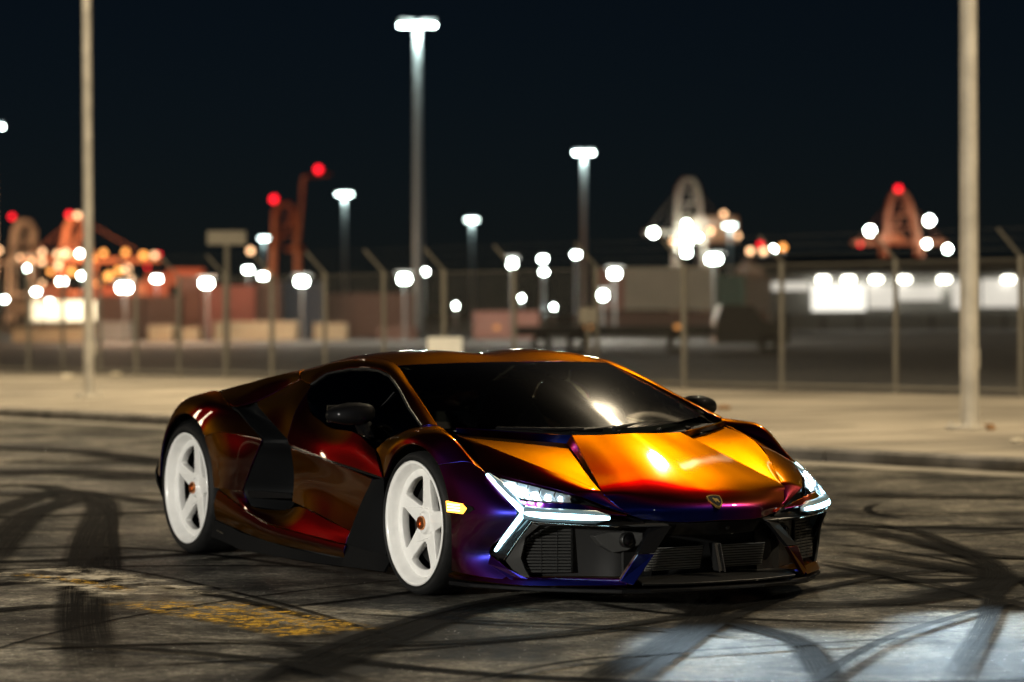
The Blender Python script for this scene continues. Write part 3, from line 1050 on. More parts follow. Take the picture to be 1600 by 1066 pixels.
# ---- hood: one part made of facets, with the sunk triangles on both sides
def both(G):
    """a half grid whose first column lies on the middle line, doubled"""
    return [[Vector((p[0], -p[1], p[2])) for p in reversed(row[1:])]+list(row) for row in G]
Gc = net(Hc, 12, 36)
for row in Gc:                                                       # fine ridge on the middle line
    for i, p in enumerate(row):
        p.z += .006*max(0, 1-i/7)
hood = panel('hood', both(Gc), M['paint'], car, 1, gap=0)
for side in (1, -1):
    A, W1_ = (.336, .31, .762), (.33, .335, .722)
    k1a = by_length(K1line[:5], 24)+by_length(K1line[4:], 16)[1:]
    hea = by_length(hood_edge[:8], 24)+by_length(hood_edge[7:], 16)[1:]
    Gs = [[a_.lerp(b2, j/6)+Vector((0, 0, .008*4*(j/6)*(1-j/6))) for a_, b2 in zip(k1a, hea)] for j in range(7)]
    panel('hood_side', Gs, M['paint'], hood, side, gap=0.0008, bevel=0.002)
    tri = [[(.03, .775, .766), (.16, .60, .748), W1_], [(.275, .755, .725), (.37, .60, .702), (.49, .385, .668)], [(.58, .657, .642), (.65, .57, .620), (.725, .455, .590)], [(.905, .508, .535), (.910, .505, .534), (.918, .502, .532)]]
    panel('hood_recess', net(tri, 12, 20), M['paint'], hood, side, gap=0, bevel=0, out=(0, 0, 1))
    wl = [[A, W1_], [(.513, .367, .692), (.497, .376, .667)], [(.748, .443, .600), (.73, .449, .588)], [(.925, .50, .531), (.919, .502, .531)]]
    panel('hood_step', cols_net(wl, 20, 3), M['paint'], hood, side, gap=0, bevel=0, thick=.006, out=(.3, 1, .2))
    rw = [[(.035, .778, .797), (.03, .772, .768)], [(.13, .66, .786), (.10, .63, .754)], [(.23, .50, .772), (.20, .49, .740)], [A, W1_]]
    panel('hood_rear_step', cols_net(rw, 20, 4), M['paint'], hood, side, gap=0, bevel=0, thick=.006, out=(1, .2, .3))

# ---- badge on the nose
bd = empty('dummy'); bpy.data.objects.remove(bd)
nb = Vector((.62, 0, .78)).normalized(); ub = Vector((-.78, 0, .62)).normalized()
bc = Vector((1.108, 0.0, .470))
def bpt(a, b_, d): return bc + Vector((0, 1, 0))*a + ub*b_ + nb*d
def shield(k):
    return [(-.036*k, .034*k), (-.018*k, .040*k), (0, .042*k), (.018*k, .040*k), (.036*k, .034*k), (.037*k, .010*k), (.028*k, -.016*k), (.014*k, -.034*k), (0, -.045*k), (-.014*k, -.034*k), (-.028*k, -.016*k), (-.037*k, .010*k)]
b1 = MB(); b1.prism([bpt(x, y_, 0) for x, y_ in shield(1.0)], nb*.012)
badge = b1.build('badge', M['gold'], car)
b2_ = MB(); b2_.prism([bpt(x, y_, .0125) for x, y_ in shield(.84)], nb*.002)
b2_.build('badge_field', M['black_gloss'], badge)
bull = [(-.016, -.012), (-.010, -.006), (-.013, .004), (-.008, .012), (.002, .013), (.010, .018), (.015, .014), (.011, .008), (.014, .001), (.008, -.002), (.009, -.012), (.004, -.010), (.001, -.003), (-.005, -.006), (-.008, -.014)]
b3 = MB(); b3.prism([bpt(-x, y_, .0146) for x, y_ in bull], nb*.0015)
b3.build('badge_emblem', M['gold'], badge)

# ---- windscreen, cowl, roof, deck, rear
base = [(.395, 0, .772), (.37, .16, .774), (.31, .32, .780), (.20, .50, .790), (.06, .68, .800), (-.07, .812, .806)]
topw = [(-.72, 0, 1.098), (-.73, .14, 1.098), (-.75, .28, 1.096), (-.785, .41, 1.092), (-.825, .53, 1.088), (-.866, .626, 1.083)]
wsr = []
for j in range(5):
    t = j/4
    wsr.append([Vector(a_).lerp(Vector(b2), t)+Vector((0, 0, .040*4*t*(1-t)*(1-(i/5)**2*.8))) for i, (a_, b2) in enumerate(zip([(p[0]-.11, p[1]*.97, p[2]+.016) for p in base], topw))])
panel('windscreen', both(net(wsr, 16, 16)), M['windscreen'], car, 1, thick=0, gap=0)
cow = [[(p[0]-.01, p[1]*.99, p[2]-.022) for p in base], [(p[0]-.08, p[1]*.985, p[2]-.026) for p in base], [(p[0]-.30, p[1]*.97, p[2]-.03) for p in base]]
cowl = panel('cowl', both(net(cow, 16, 6)), M['black_satin'], car, 1, thick=0.006, gap=0, bevel=0, out=(0, 0, 1))
for (w_, dw) in ((.28, -.06), (.05, -.06), (-.20, -.06), (-.45, -.05)):
    q = MB(); xb = .395-.73*w_*w_-.03
    q.prism([(xb, -w_, .764), (xb-.01, -w_-.02, .762), (xb-.10, -w_-dw-.02, .766), (xb-.10, -w_-dw, .768)], (0, 0, .014))
    q.build('cowl_fin', M['black_gloss'], cowl)
wp = MB()
wp.tube([(.30, -.05, .785), (.21, .16, .800), (.09, .38, .812), (-.02, .55, .822)], [.014, .011, .008, .005], 8)
wiper = wp.build('wiper', M['black_gloss'], car)
wp2 = MB()
wp2.tube([(.30, -.22, .786), (.24, .05, .797), (.12, .33, .806), (.04, .48, .812)], .006, 6)
wp2.build('wiper_blade', M['black_satin'], wiper)
wp3 = MB()
wp3.tube([(.27, -.10, .783), (.27, -.30, .786), (.20, -.46, .790), (.11, -.60, .796)], [.012, .010, .008, .005], 8)
wp3.build('wiper_arm', M['black_gloss'], wiper)

rfr = [
    [tuple(p) for p in (topw[0], topw[2], topw[3], topw[4], topw[5])],
    [(-1.0, 0, 1.132), (-1.0, .25, 1.146), (-1.0, .40, 1.142), (-1.0, .52, 1.130), (-1.02, .62, 1.112)],
    [(-1.28, 0, 1.130), (-1.28, .25, 1.154), (-1.28, .40, 1.152), (-1.27, .52, 1.142), (-1.25, .625, 1.124)],
    [(-1.6, 0, 1.100), (-1.6, .25, 1.132), (-1.58, .40, 1.132), (-1.55, .53, 1.124), (-1.50, .645, 1.106)],
    [(-1.95, 0, 1.05), (-1.9, .25, 1.09), (-1.85, .42, 1.092), (-1.76, .56, 1.088), (-1.68, .675, 1.075)],
]
panel('roof', both(net(rfr, 20, 24)), M['paint'], car, 1, gap=0.001)
dk = [
    [(-1.95, 0, 1.04), (-1.9, .25, 1.08), (-1.85, .45, 1.08), (-1.75, .68, 1.062)],
    [(-2.3, 0, .97), (-2.3, .25, .98), (-2.3, .50, .99), (-2.28, .81, .976)],
    [(-2.7, 0, .90), (-2.7, .25, .90), (-2.7, .55, .90), (-2.65, .87, .915)],
    [(-3.1, 0, .88), (-3.1, .25, .88), (-3.1, .55, .87), (-3.05, .85, .862)],
    [(-3.55, 0, .92), (-3.52, .25, .91), (-3.46, .55, .86), (-3.38, .815, .69)],
]
deck = panel('engine_cover', both(net(dk, 14, 20)), M['black_gloss'], car, 1, gap=0)
for i in range(6):
    q = MB(); x_ = -2.12-.13*i
    q.box((x_, 0, 1.018-.022*i), (.09, .62, .012), bev=.003)
    q.build('engine_slat', M['black_satin'], deck)
rr_ = [
    [(-3.55, 0, .91), (-3.52, .25, .90), (-3.46, .55, .85), (-3.38, .815, .68), (-3.30, .95, .48)],
    [(-3.75, 0, .78), (-3.72, .25, .78), (-3.64, .55, .74), (-3.52, .80, .62), (-3.36, .95, .45)],
    [(-3.80, 0, .52), (-3.78, .25, .52), (-3.70, .55, .51), (-3.57, .80, .46), (-3.36, .95, .38)],
    [(-3.70, 0, .20), (-3.68, .25, .20), (-3.60, .55, .20), (-3.48, .80, .20), (-3.22, .94, .22)],
]
rb = panel('rear_bumper', both(net(rr_, 20, 16)), M['black_gloss'], car, 1, gap=0, out=(-1, 0, 0))
for s_ in (1, -1):
    q = MB(); q.tube([(-3.70, -.35*s_, .66), (-3.66, -.60*s_, .64), (-3.56, -.76*s_, .60)], .02, 8)
    q.build('tail_lamp', mat('red_tail_lamp', (.25, .01, .01), .3), rb)

# ---- lower front: bumper bar, grille, splitter
bar_t = [(1.135, 0, .384), (1.125, .11, .384), (1.10, .24, .388), (1.05, .36, .400)]
bar_b = [(1.115, 0, .325), (1.105, .11, .325), (1.09, .24, .330), (1.06, .36, .355)]
fb = panel('front_bumper', both(cols_net([[a_, b2] for a_, b2 in zip(bar_t, bar_b)], 16, 4)), M['black_gloss'], car, 1, gap=0, out=(1, 0, 0))
gw = MB(); gw.box((.99, 0, .24), (.02, .86, .26)); gw.build('grille_back', M['core'], fb)
for (w0, w1) in ((.34, .035), (-.035, -.31)):
    q = MB(); z0, z1 = .165, .272
    q.add([(1.03, -w0, z0), (1.03, -w1, z0), (1.06, -w1, z1), (1.06, -w0*.93, z1)], [(0, 1, 2, 3)])
    rd_ = q.build('radiator', M['radiator'], fb)
    for i_ in range(9):
        t_ = (i_+.5)/9; zz = z0+(z1-z0)*t_; fx = 1.034+.030*t_
        wA, wB = w0*(1-.07*t_)-.006*(1 if w0 > 0 else -1), w1
        q = MB(); q.box((fx, -(wA+wB)/2, zz), (.010, abs(wA-wB), .0035)); q.build('fin', M['black_satin'], rd_)
q = MB(); q.prism([(1.16, -.012, .16), (1.16, .012, .16), (1.12, .012, .285), (1.12, -.012, .285)], (-.05, 0, 0)); q.build('grille_strut', M['black_satin'], fb)
for yy in (-.018, .012):
    q = MB(); q.prism([(1.168, yy, .155), (1.168, yy+.006, .155), (1.128, yy+.006, .285), (1.128, yy, .285)], (-.006, 0, 0)); q.build('strut_trim', M['chrome'], fb)
q = MB()
q.lathe([(.012, -.01), (.012, .003), (.0005, .005)], 16, 'x', (1.118, .06, .357)); q.build('park_sensor', M['black_satin'], fb)
so = [(.34, .985), (.50, .955), (.66, .885), (.82, .80), (.98, .655), (1.12, .515), (1.185, .40), (1.215, .20), (1.222, 0)]
out_ = [(x, -w) for x, w in so]+[(x, w) for x, w in reversed(so[:-1])]
sp = MB(); sp.prism([(x, y_, .098) for x, y_ in out_], (0, 0, -.020))
spl = sp.build('splitter', M['black_gloss'], car)
md = spl.modifiers.new('edge', 'BEVEL'); md.width = .005; md.segments = 2; md.limit_method = 'ANGLE'
gf = [[(1.200, 0, .118), (1.14, 0, .138), (1.0, 0, .142)], [(1.190, .2, .118), (1.13, .2, .138), (1.0, .2, .142)], [(1.150, .42, .122), (1.10, .42, .138), (1.0, .42, .142)]]
panel('grille_floor', both([list(r) for r in zip(*cols_net([[Vector(p) for p in c_] for c_ in gf], 10, 8))][::1]) if False else both(net([[c_[i] for c_ in gf] for i in range(3)], 10, 6)), M['black_satin'], fb, 1, thick=.012, gap=0, out=(0, 0, 1))

# ---- dark inner body and floor
co = MB()
co.box((-1.35, 0, .30), (4.3, 1.16, .40))
co.box((-2.75, 0, .58), (1.5, 1.10, .44))
co.box((-1.35, 0, .125), (1.75, 1.84, .06))
co.box((-1.35, 0, .26), (1.3, 1.60, .26))
co.box((.55, 0, .36), (.50, 1.20, .22))
co.build('underbody', M['core'], car)

# ---- cabin
ds = [[(.10, 0, .742), (.08, .3, .745), (-.02, .6, .75), (-.16, .78, .76)], [(-.25, 0, .770), (-.27, .3, .775), (-.30, .6, .775), (-.36, .76, .77)], [(-.48, 0, .74), (-.48, .3, .76), (-.48, .6, .75), (-.48, .76, .74)], [(-.55, 0, .55), (-.53, .3, .60), (-.53, .6, .58), (-.53, .78, .58)]]
dash = panel('dashboard', both(net(ds, 12, 16)), M['leather'], car, 1, thick=0.01, gap=0, bevel=0, out=(0, 0, 1))
cl = MB(); cl.lathe([(.0, .03), (.07, .028), (.105, .012), (.11, -.03)], 24, 'x', (-.45, .38, .775)); cl.build('instrument_hood', M['black_satin'], dash)
sw_ = empty('tmp'); bpy.data.objects.remove(sw_)
stw = MB()
cst = Vector((-.66, .38, .735)); ax = Vector((-.9, 0, .43)).normalized(); e1 = Vector((0, 1, 0)); e2 = ax.cross(e1)
ring = [cst+e1*math.cos(2*math.pi*i/32)*.165+e2*math.sin(2*math.pi*i/32)*.155 for i in range(33)]
stw.tube(ring, .016, 8, cap=False)
for a_ in (0, math.pi, -math.pi/2):
    stw.tube([cst, cst+e1*math.cos(a_)*.16+e2*math.sin(a_)*.15], .016, 6)
stw.tube([cst-ax*.03, cst+ax*.03], .06, 12)
stw.build('steering_wheel', M['leather'], car)
for yy in (.38, -.38):
    se_ = [[(-.85, -.22, .33), (-.85, 0, .30), (-.85, .22, .33)], [(-1.20, -.24, .30), (-1.20, 0, .27), (-1.20, .24, .30)], [(-1.33, -.25, .45), (-1.36, 0, .42), (-1.33, .25, .45)], [(-1.45, -.24, .70), (-1.49, 0, .68), (-1.45, .24, .70)], [(-1.52, -.14, .90), (-1.54, 0, .89), (-1.52, .14, .90)], [(-1.54, -.10, .98), (-1.55, 0, .985), (-1.54, .10, .98)]]
    panel('seat', [[Vector((p[0], p[1]-yy, p[2])) for p in row] for row in net(se_, 10, 24)], M['leather'], car, 1, thick=0.07, gap=0, bevel=0.02, out=(1, 0, .5))
q = MB(); q.box((-.62, .0, 1.035), (.02, .20, .05), bev=.008); q.build('rear_view_mirror', M['black_satin'], car)

# ---- wheels
def wheel_face_mesh(rad, hub_w, depth):
    cu = bpy.data.curves.new('face', 'CURVE')
    cu.dimensions = '2D'
    cu.fill_mode = 'BOTH'
    cu.extrude = 0.016
    cu.bevel_depth = 0.005
    cu.bevel_resolution = 2
    def loop(pts):
        s_ = cu.splines.new('POLY')
        s_.points.add(len(pts)-1)
        for i, p in enumerate(pts):
            s_.points[i].co = (p[0], p[1], 0, 1)
        s_.use_cyclic_u = True
    loop([(rad*math.cos(2*math.pi*i/96), rad*math.sin(2*math.pi*i/96)) for i in range(96)])
    for kk in range(5):
        mid = R(10+36+72*kk)
        ro = rad*.90
        hw_o, hw_i = .026, .030
        a_o = math.pi/5 - math.asin(hw_o/ro)
        tri_ = []
        r_in = hw_i/math.sin(math.pi/5)+.022
        tri_.append((r_in, 0.0))
        tri_.append((ro, -a_o))
        for i in range(1, 6):
            tri_.append((ro, -a_o+2*a_o*i/6))
        tri_.append((ro, a_o))
        pts = [Vector((r_*math.cos(mid+t_), r_*math.sin(mid+t_), 0)) for r_, t_ in tri_]
        for it in range(3):                                          # round the corners
            q_ = []
            for i in range(len(pts)):
                p, n_ = pts[i], pts[(i+1) % len(pts)]
                L_ = (n_-p).length
                d_ = min(.25*L_, .020/(it+1))
                u_ = (n_-p).normalized()
                q_ += [p+u_*d_, n_-u_*d_]
            pts = q_
        loop([(p.x, p.y) for p in pts])
    ob = bpy.data.objects.new('face_tmp', cu)
    C.objects.link(ob)
    dg = bpy.context.evaluated_depsgraph_get()
    me = bpy.data.meshes.new_from_object(ob.evaluated_get(dg))
    bpy.data.objects.remove(ob)
    # spokes dip towards the hub
    for v_ in me.vertices:
        r_ = math.hypot(v_.co.x, v_.co.y)
        v_.co.z += -depth*max(0.0, 1-r_/rad)**1.2
    me.transform(Matrix.Rotation(math.pi/2, 4, 'X'))                 # face looks along -y
    me.set_sharp_from_angle(angle=R(35))
    return me

def make_wheel(r_tyre, r_rim, width, name):
    root = MB()
    h = .0                                                            # outer plane of the tyre wall at y = 0, hub inwards (+y)
    root.lathe([(r_rim-.004, .012), (r_rim+.004, .003), (r_rim+.014, -.003), (r_tyre-.030, -.006), (r_tyre-.014, .006), (r_tyre-.004, .022), (r_tyre, .05), (r_tyre, width-.05), (r_tyre-.012, width-.015), (r_tyre-.05, width), (r_rim-.02, width-.01)], 72, 'y')
    t = root.build('wheel', M['tyre'], car)
    tg = MB()
    for gy in (.075, .12, .165):
        tg.lathe([(r_tyre+.0008, gy), (r_tyre+.0008, gy+.012)], 72, 'y')
    tg.build('tread_groove', M['core'], t)
    rm = MB()
    rm.lathe([(r_rim-.006, .030), (r_rim-.002, .004), (r_rim, -.001), (r_rim-.010, -.003), (r_rim-.019, .002), (r_rim-.024, .012), (r_rim-.036, .030), (r_rim-.042, .050), (r_rim-.050, .056), (r_rim-.053, .066)], 96, 'y')
    rm.build('rim', M['rim'], t)
    ib = MB(); ib.lathe([(r_rim-.053, .066), (r_rim-.056, .085), (r_rim-.05, width-.03)], 64, 'y')
    ib.build('barrel', M['core'], t)
    me = wheel_face_mesh(r_rim-.046, .05, .03)
    me.materials.clear(); me.materials.append(M['rim'])
    fo = bpy.data.objects.new('spokes', me)
    C.objects.link(fo); fo.parent = t; fo.location = (0, .070, 0)
    hb = MB()
    hb.lathe([(.088, .10), (.088, .073), (.082, .068), (.062, .066), (.058, .060), (.050, .056), (.0505, .05), (.044, .046), (.034, .046)], 48, 'y')
    hb.build('hub', M['rim'], t)
    cn = MB()
    cn.lathe([(.034, .06), (.034, .036), (.031, .031), (.022, .031), (.020, .040), (.0005, .042)], 12, 'y', smooth=False)
    cn.build('centre_nut', M['copper'], t)
    bo_ = MB()
    for i in range(10):
        a_ = 2*math.pi*i/10
        bo_.lathe([(.0055, .07), (.0055, .062), (.0005, .061)], 8, 'y', (.073*math.cos(a_), 0, .073*math.sin(a_)))
    bo_.build('hub_bolts', M['rim'], t)
    vl = MB(); vl.tube([(.25*math.cos(R(-38)), .046, .25*math.sin(R(-38))), (.262*math.cos(R(-38)), .03, .262*math.sin(R(-38)))], .005, 6)
    vl.build('valve', M['black_satin'], t)
    dsc = MB()
    dsc.lathe([(.10, .118), (.108, .112), (.205, .112), (.205, .145), (.10, .145)], 64, 'y')
    dsc.build('brake_disc', M['disc'], t)
    cp_ = MB()
    cp_.lathe([(.135, .100), (.215, .100), (.225, .115), (.225, .17), (.135, .17)], 16, 'y', a0=R(20), a1=R(85))
    cp_.lathe([(.02, .099), (.02, .095), (.0005, .094)], 12, 'y', (.18*math.cos(R(50)), 0, .18*math.sin(R(50))))
    cp_.build('brake_caliper', M['caliper'], t)
    return t
def copy_tree(o, parent=None):
    c = o.copy(); C.objects.link(c); c.parent = parent
    for ch in [q for q in bpy.data.objects if q.parent == o]:
        copy_tree(ch, c)
    return c
wfn = make_wheel(.345, .300, .265, 'front')
wfn.location = (WF[0], -.990, WF[1])
wff = copy_tree(wfn, car); wff.location = (WF[0], .990, WF[1]); wff.rotation_euler = (0, 0, math.pi)
wrn = make_wheel(.369, .314, .325, 'rear')
wrn.location = (WR[0], -1.004, WR[1])
wrf = copy_tree(wrn, car); wrf.location = (WR[0], 1.004, WR[1]); wrf.rotation_euler = (0, 0, math.pi)

# ---- headlamp beams: the light of the lit headlamps
for s_ in (1, -1):
    ld = bpy.data.lights.new('headlamp_beam', 'SPOT')
    ld.energy = 560
    ld.use_nodes = True                                   # beam shaped like a headlamp's: the ground close by is not over-lit
    fo_ = ld.node_tree.nodes.new('ShaderNodeLightFalloff'); fo_.inputs['Strength'].default_value = 1.0
    ld.node_tree.links.new(fo_.outputs['Linear'], ld.node_tree.nodes['Emission'].inputs['Strength'])
    ld.color = (0.66, 0.86, 1.0)
    ld.spot_size = R(66)
    ld.spot_blend = 1.0
    ld.shadow_soft_size = 0.03
    lo = bpy.data.objects.new('headlamp_beam', ld)
    C.objects.link(lo)
    lo.parent = car
    lo.location = (1.075, -.72*s_, .50)
    d = Vector((1, .06*s_, -.05))
    lo.rotation_euler = d.to_track_quat('-Z', 'Y').to_euler()

# ------------------------------------------------------------------ street lamps (heads above the frame)
M['pole'] = mat('galvanised_pole', (0.62, 0.58, 0.50), 0.55, metal=0.2, var=0.22, vscale=3)
M['lamp_case'] = mat('lamp_case', (0.12, 0.12, 0.12), 0.5, metal=0.4)
M['street_glow'] = glow('street_lamp_light', (1.0, 0.86, 0.62), 16.0)
def street_lamp(base, height, r0, r1, arm_dir, label, power=2600, arm=2.0, group='street lamps along the pavement', col=(1.0, 0.82, 0.55), cone=176, aim=None):
    t = empty('street_lamp', base)
    tag(t, label, 'street lamp', group)
    a = Vector(arm_dir).normalized()
    MB().tube([(0, 0, 0.05), (0, 0, height*.5), (0, 0, height)], [r0, (r0+r1)/2, r1], 20).build('pole', M['pole'], t)
    bp = MB(); bp.box((0, 0, .025), (r0*3.6, r0*3.6, .05), rz=math.atan2(a.y, a.x), bev=.008)
    for i in range(4):
        an = math.pi/4+i*math.pi/2+math.atan2(a.y, a.x)
        bp.tube([(math.cos(an)*r0*2.0, math.sin(an)*r0*2.0, .05), (math.cos(an)*r0*2.0, math.sin(an)*r0*2.0, .09)], .018, 6)
    bp.build('base_plate', M['pole'], t)
    hh = MB(); hh.box(-a*(r0-.004)+Vector((0, 0, .75)), (.03, .10, .22), rz=math.atan2(a.y, a.x), bev=.006); hh.build('hand_hole_cover', M['pole'], t)
    MB().tube([Vector((0, 0, height-.25)), a*arm*.4+Vector((0, 0, height)), a*arm+Vector((0, 0, height+.12))], [.05, .045, .04], 10).build('arm', M['pole'], t)
    hd = MB(); hc = a*(arm+.25)+Vector((0, 0, height+.12))
    hd.box(hc, (.75, .34, .12), rz=math.atan2(a.y, a.x), bev=.02)
    ho = hd.build('lamp_head', M['lamp_case'], t)
    ln = MB(); ln.box(hc-Vector((0, 0, .072)), (.60, .28, .02), rz=math.atan2(a.y, a.x))
    ln.build('lens', M['street_glow'], ho)
    ld = bpy.data.lights.new('street_light', 'SPOT')
    ld.energy = power; ld.color = col; ld.spot_size = R(cone); ld.spot_blend = 0.3; ld.shadow_soft_size = 0.22 if power > 1000 else 0.5
    lo = bpy.data.objects.new('street_light', ld)
    C.objects.link(lo); lo.parent = t; lo.location = hc-Vector((0, 0, .30))
    if aim:
        lo.rotation_euler = (Vector(aim)-(Vector(base)+lo.location)).to_track_quat('-Z', 'Y').to_euler()
    return t
pR, pL = at(1515, 672, z=.12), at(139, 622, z=.12)
toroad = -kn
street_lamp((pR.x, pR.y, .12), 13.0, .098, .080, toroad, 'tall pale lamp post on the pavement at the right', power=STREET_R, arm=.9)
street_lamp((pL.x, pL.y, .12), 13.0, .080, .058, toroad, 'slim pale lamp post on the pavement at the left', power=STREET_L, arm=.9, cone=134)
sp_ = pR-pL
q = pR+sp_
street_lamp((q.x, q.y, .12), 13.0, .115, .085, toroad, 'lamp post farther along the pavement, past the right edge', power=STREET_R2)
q = pL-sp_
street_lamp((q.x, q.y, .12), 13.0, .08, .06, toroad, 'lamp post farther along the pavement, past the left edge', power=STREET_L, cone=116)
# unseen short lamps added at the left to light the flank and wheels
street_lamp((-13.0, 21.0, 0), 3.2, .09, .07, (1, -.3, 0), 'lot lamp post standing past the left edge beside the car', power=FLANK_FILL, arm=.5, group='unseen lamps added at the left', cone=120, aim=(-.8, 15, .3))
street_lamp((-9.5, 4.5, 0), 2.5, .07, .06, (1, .25, 0), 'short unseen lamp post added left of the camera to light the wheels', power=WHEEL_FILL, arm=.5, group='unseen lamps added at the left', cone=100, col=(1.0, .96, .86), aim=(-.5, 14.5, .3))

# ------------------------------------------------------------------ fence
M['fence'] = mat('galvanised_fence', (0.17, 0.155, 0.125), 0.6, metal=0.3, var=0.1, vscale=4)
def mesh_mat():
    m, t, b = nmat('chain_link')
    b.inputs['Base Color'].default_value = (0.26, 0.24, 0.2, 1)
    b.inputs['Roughness'].default_value = 0.6
    N, L = t.nodes, t.links
    tc = N.new('ShaderNodeTexCoord')
    sx = N.new('ShaderNodeSeparateXYZ'); L.new(tc.outputs['UV'], sx.inputs[0])
    outs = []
    for op in ('ADD', 'SUBTRACT'):
        a = N.new('ShaderNodeMath'); a.operation = op
        L.new(sx.outputs['X'], a.inputs[0]); L.new(sx.outputs['Y'], a.inputs[1])
        p = N.new('ShaderNodeMath'); p.operation = 'PINGPONG'; p.inputs[1].default_value = 0.5
        L.new(a.outputs[0], p.inputs[0])
        l = N.new('ShaderNodeMath'); l.operation = 'LESS_THAN'; l.inputs[1].default_value = 0.018
        L.new(p.outputs[0], l.inputs[0])
        outs.append(l)
    mx = N.new('ShaderNodeMath'); mx.operation = 'MAXIMUM'
    L.new(outs[0].outputs[0], mx.inputs[0]); L.new(outs[1].outputs[0], mx.inputs[1])
    L.new(mx.outputs[0], b.inputs['Alpha'])
    return m
M['mesh'] = mesh_mat()
fence = empty('chain_link_fence', (FA.x, FA.y, ZP))
tag(fence, 'long chain-link fence with barbed-wire arms at the back of the pavement', 'fence')
def fence_at(px):
    a, b_ = FA, FB
    q = (px-800)/FPX
    den = (b_.x-a.x) - q*(b_.y-a.y)
    s_ = (q*a.y-a.x)/den
    return a+(b_-a)*s_
posts = [fence_at(p) for p in (2230, 2010, 1800, 1596, 1400, 1222, 1069, 932, 804, 694, 600, 508, 425, 352, 280, 213, 156, 98, 45, -5, -52, -96)]
FH = 2.02
armv = -fd*0.0 + Vector((-.36, -.10, .42))
prev_tip = None
org = Vector((FA.x, FA.y, ZP))
for i, p in enumerate(posts):
    b0 = Vector((p.x, p.y, ZP))-org
    po_ = MB().tube([b0-Vector((0, 0, .02)), b0+Vector((0, 0, FH+.05))], .042 if i % 3 else .050, 10).build('post', M['fence'], fence)
    tip = b0+Vector((0, 0, FH+.03))+armv
    MB().tube([b0+Vector((0, 0, FH+.03)), tip], .024, 8).build('barb_arm', M['fence'], po_)
    if i:
        q0 = Vector((posts[i-1].x, posts[i-1].y, ZP))-org
        u = (b0-q0).normalized()
        MB().tube([q0+Vector((0, 0, FH)), b0+Vector((0, 0, FH))], .008, 6).build('rail', M['fence'], fence)
        MB().tube([q0+Vector((0, 0, .09)), b0+Vector((0, 0, .09))], .03, 6).build('rail', M['fence'], fence)
        me = bpy.data.meshes.new('mesh_panel')
        A_, B_ = q0+u*.05, b0-u*.05
        Lp = (B_-A_).length
        me.from_pydata([tuple(A_+Vector((0, 0, .08))), tuple(B_+Vector((0, 0, .08))), tuple(B_+Vector((0, 0, FH))), tuple(A_+Vector((0, 0, FH)))], [], [(0, 1, 2, 3)])
        ul = me.uv_layers.new(name='UVMap')
        for k_, uvv in enumerate(((0, 0), (Lp/.07, 0), (Lp/.07, (FH-.08)/.07), (0, (FH-.08)/.07))):
            ul.data[k_].uv = uvv
        me.materials.append(M['mesh'])
        o = bpy.data.objects.new('mesh_panel', me); C.objects.link(o); o.parent = fence
        wr_ = MB()
        for t_ in (.3, .65, .98):
            wr_.tube([q0+Vector((0, 0, FH+.03))+armv*t_, b0+Vector((0, 0, FH+.03))+armv*t_], .0014, 4)
        wr_.build('barbed_wire', M['fence'], fence)
# signs on the fence
def board(name, px0, px1, py0, py1, D, m, label, cat, post=False):
    a, b_ = at(px0, py1, D), at(px1, py0, D)
    t = empty(name, ((a.x+b_.x)/2, D, ZP if D < 100 else .03))
    q = MB(); w_, h_ = b_.x-a.x, b_.z-a.z
    q.box((0, 0, (a.z+b_.z)/2-t.location.z), (w_, .04, h_), bev=.008)
    q.build('board', m, t)
    q = MB(); q.tube([(0, .06, 0), (0, .06, b_.z-t.location.z-.02)], .05 if post else .03, 8); q.build('post', M['fence'], t)
    tag(t, label, cat)
    return t
M['white_board'] = mat('white_sign_board', (0.75, 0.74, 0.68), 0.6, var=0.06, vscale=6)
M['beige_board'] = mat('beige_sign_board', (0.20, 0.18, 0.14), 0.6, var=0.1, vscale=6)
f1 = fence_at(696)
board('sign', 668, 722, 527, 575, f1.y-.35, M['white_board'], 'blank white board on the fence just above the car roof', 'sign')
f1 = fence_at(919)
board('sign', 905, 933, 481, 506, f1.y-.35, M['beige_board'], 'small beige sign on a fence post right of the car roof', 'sign')
f1 = fence_at(352)
board('sign', 324, 384, 361, 383, f1.y+1.2, M['beige_board'], 'wide beige sign on a tall post behind the fence', 'sign', True)

# ------------------------------------------------------------------ high-mast lights of the yard
M['mast'] = mat('mast_steel', (0.45, 0.46, 0.47), 0.5, metal=0.3)
M['mast_glow'] = glow('mast_light', (0.80, 1.0, 0.93), 60.0)
def high_mast(px, py, label, D, span=2.2, on=True, power=2500):
    top = at(px, py, D)
    b0 = Vector((top.x+(.004*D*.25), D, .03))
    t = empty('high_mast_light', b0)
    tag(t, label, 'mast light', 'high mast lights over the yard')
    H = top.z-.03
    MB().tube([(0, 0, 0), (0, 0, H*.5), (0, 0, H)], [.42, .33, .24], 12).build('mast', M['mast'], t)
    MB().box((0, 0, H), (span, .18, .18)).build('crossarm', M['mast'], t)
    for s_ in (-1, 1):
        for k_ in (.25, .5):
            hd = MB(); hd.box((s_*span*k_, -.25, H+.12), (.48, .5, .42), bev=.05)
            ho = hd.build('flood_head', M['lamp_case'], t)
            ln = MB(); ln.box((s_*span*k_, -.45, H-.14), (.46, .42, .10), bev=.03)
            ln.build('lens', M['mast_glow'], ho)
    ld = bpy.data.lights.new('mast_lamp', 'POINT'); ld.energy = power; ld.color = (.75, 1.0, .95); ld.shadow_soft_size = .3
    lo = bpy.data.objects.new('mast_lamp', ld); C.objects.link(lo); lo.parent = t; lo.location = (0, -1.1, H-.25)
    return t
high_mast(648, 38, 'tallest floodlight mast, in the middle above the car', 200)
high_mast(908, 238, 'second tallest floodlight mast, right of the tallest one', 356)
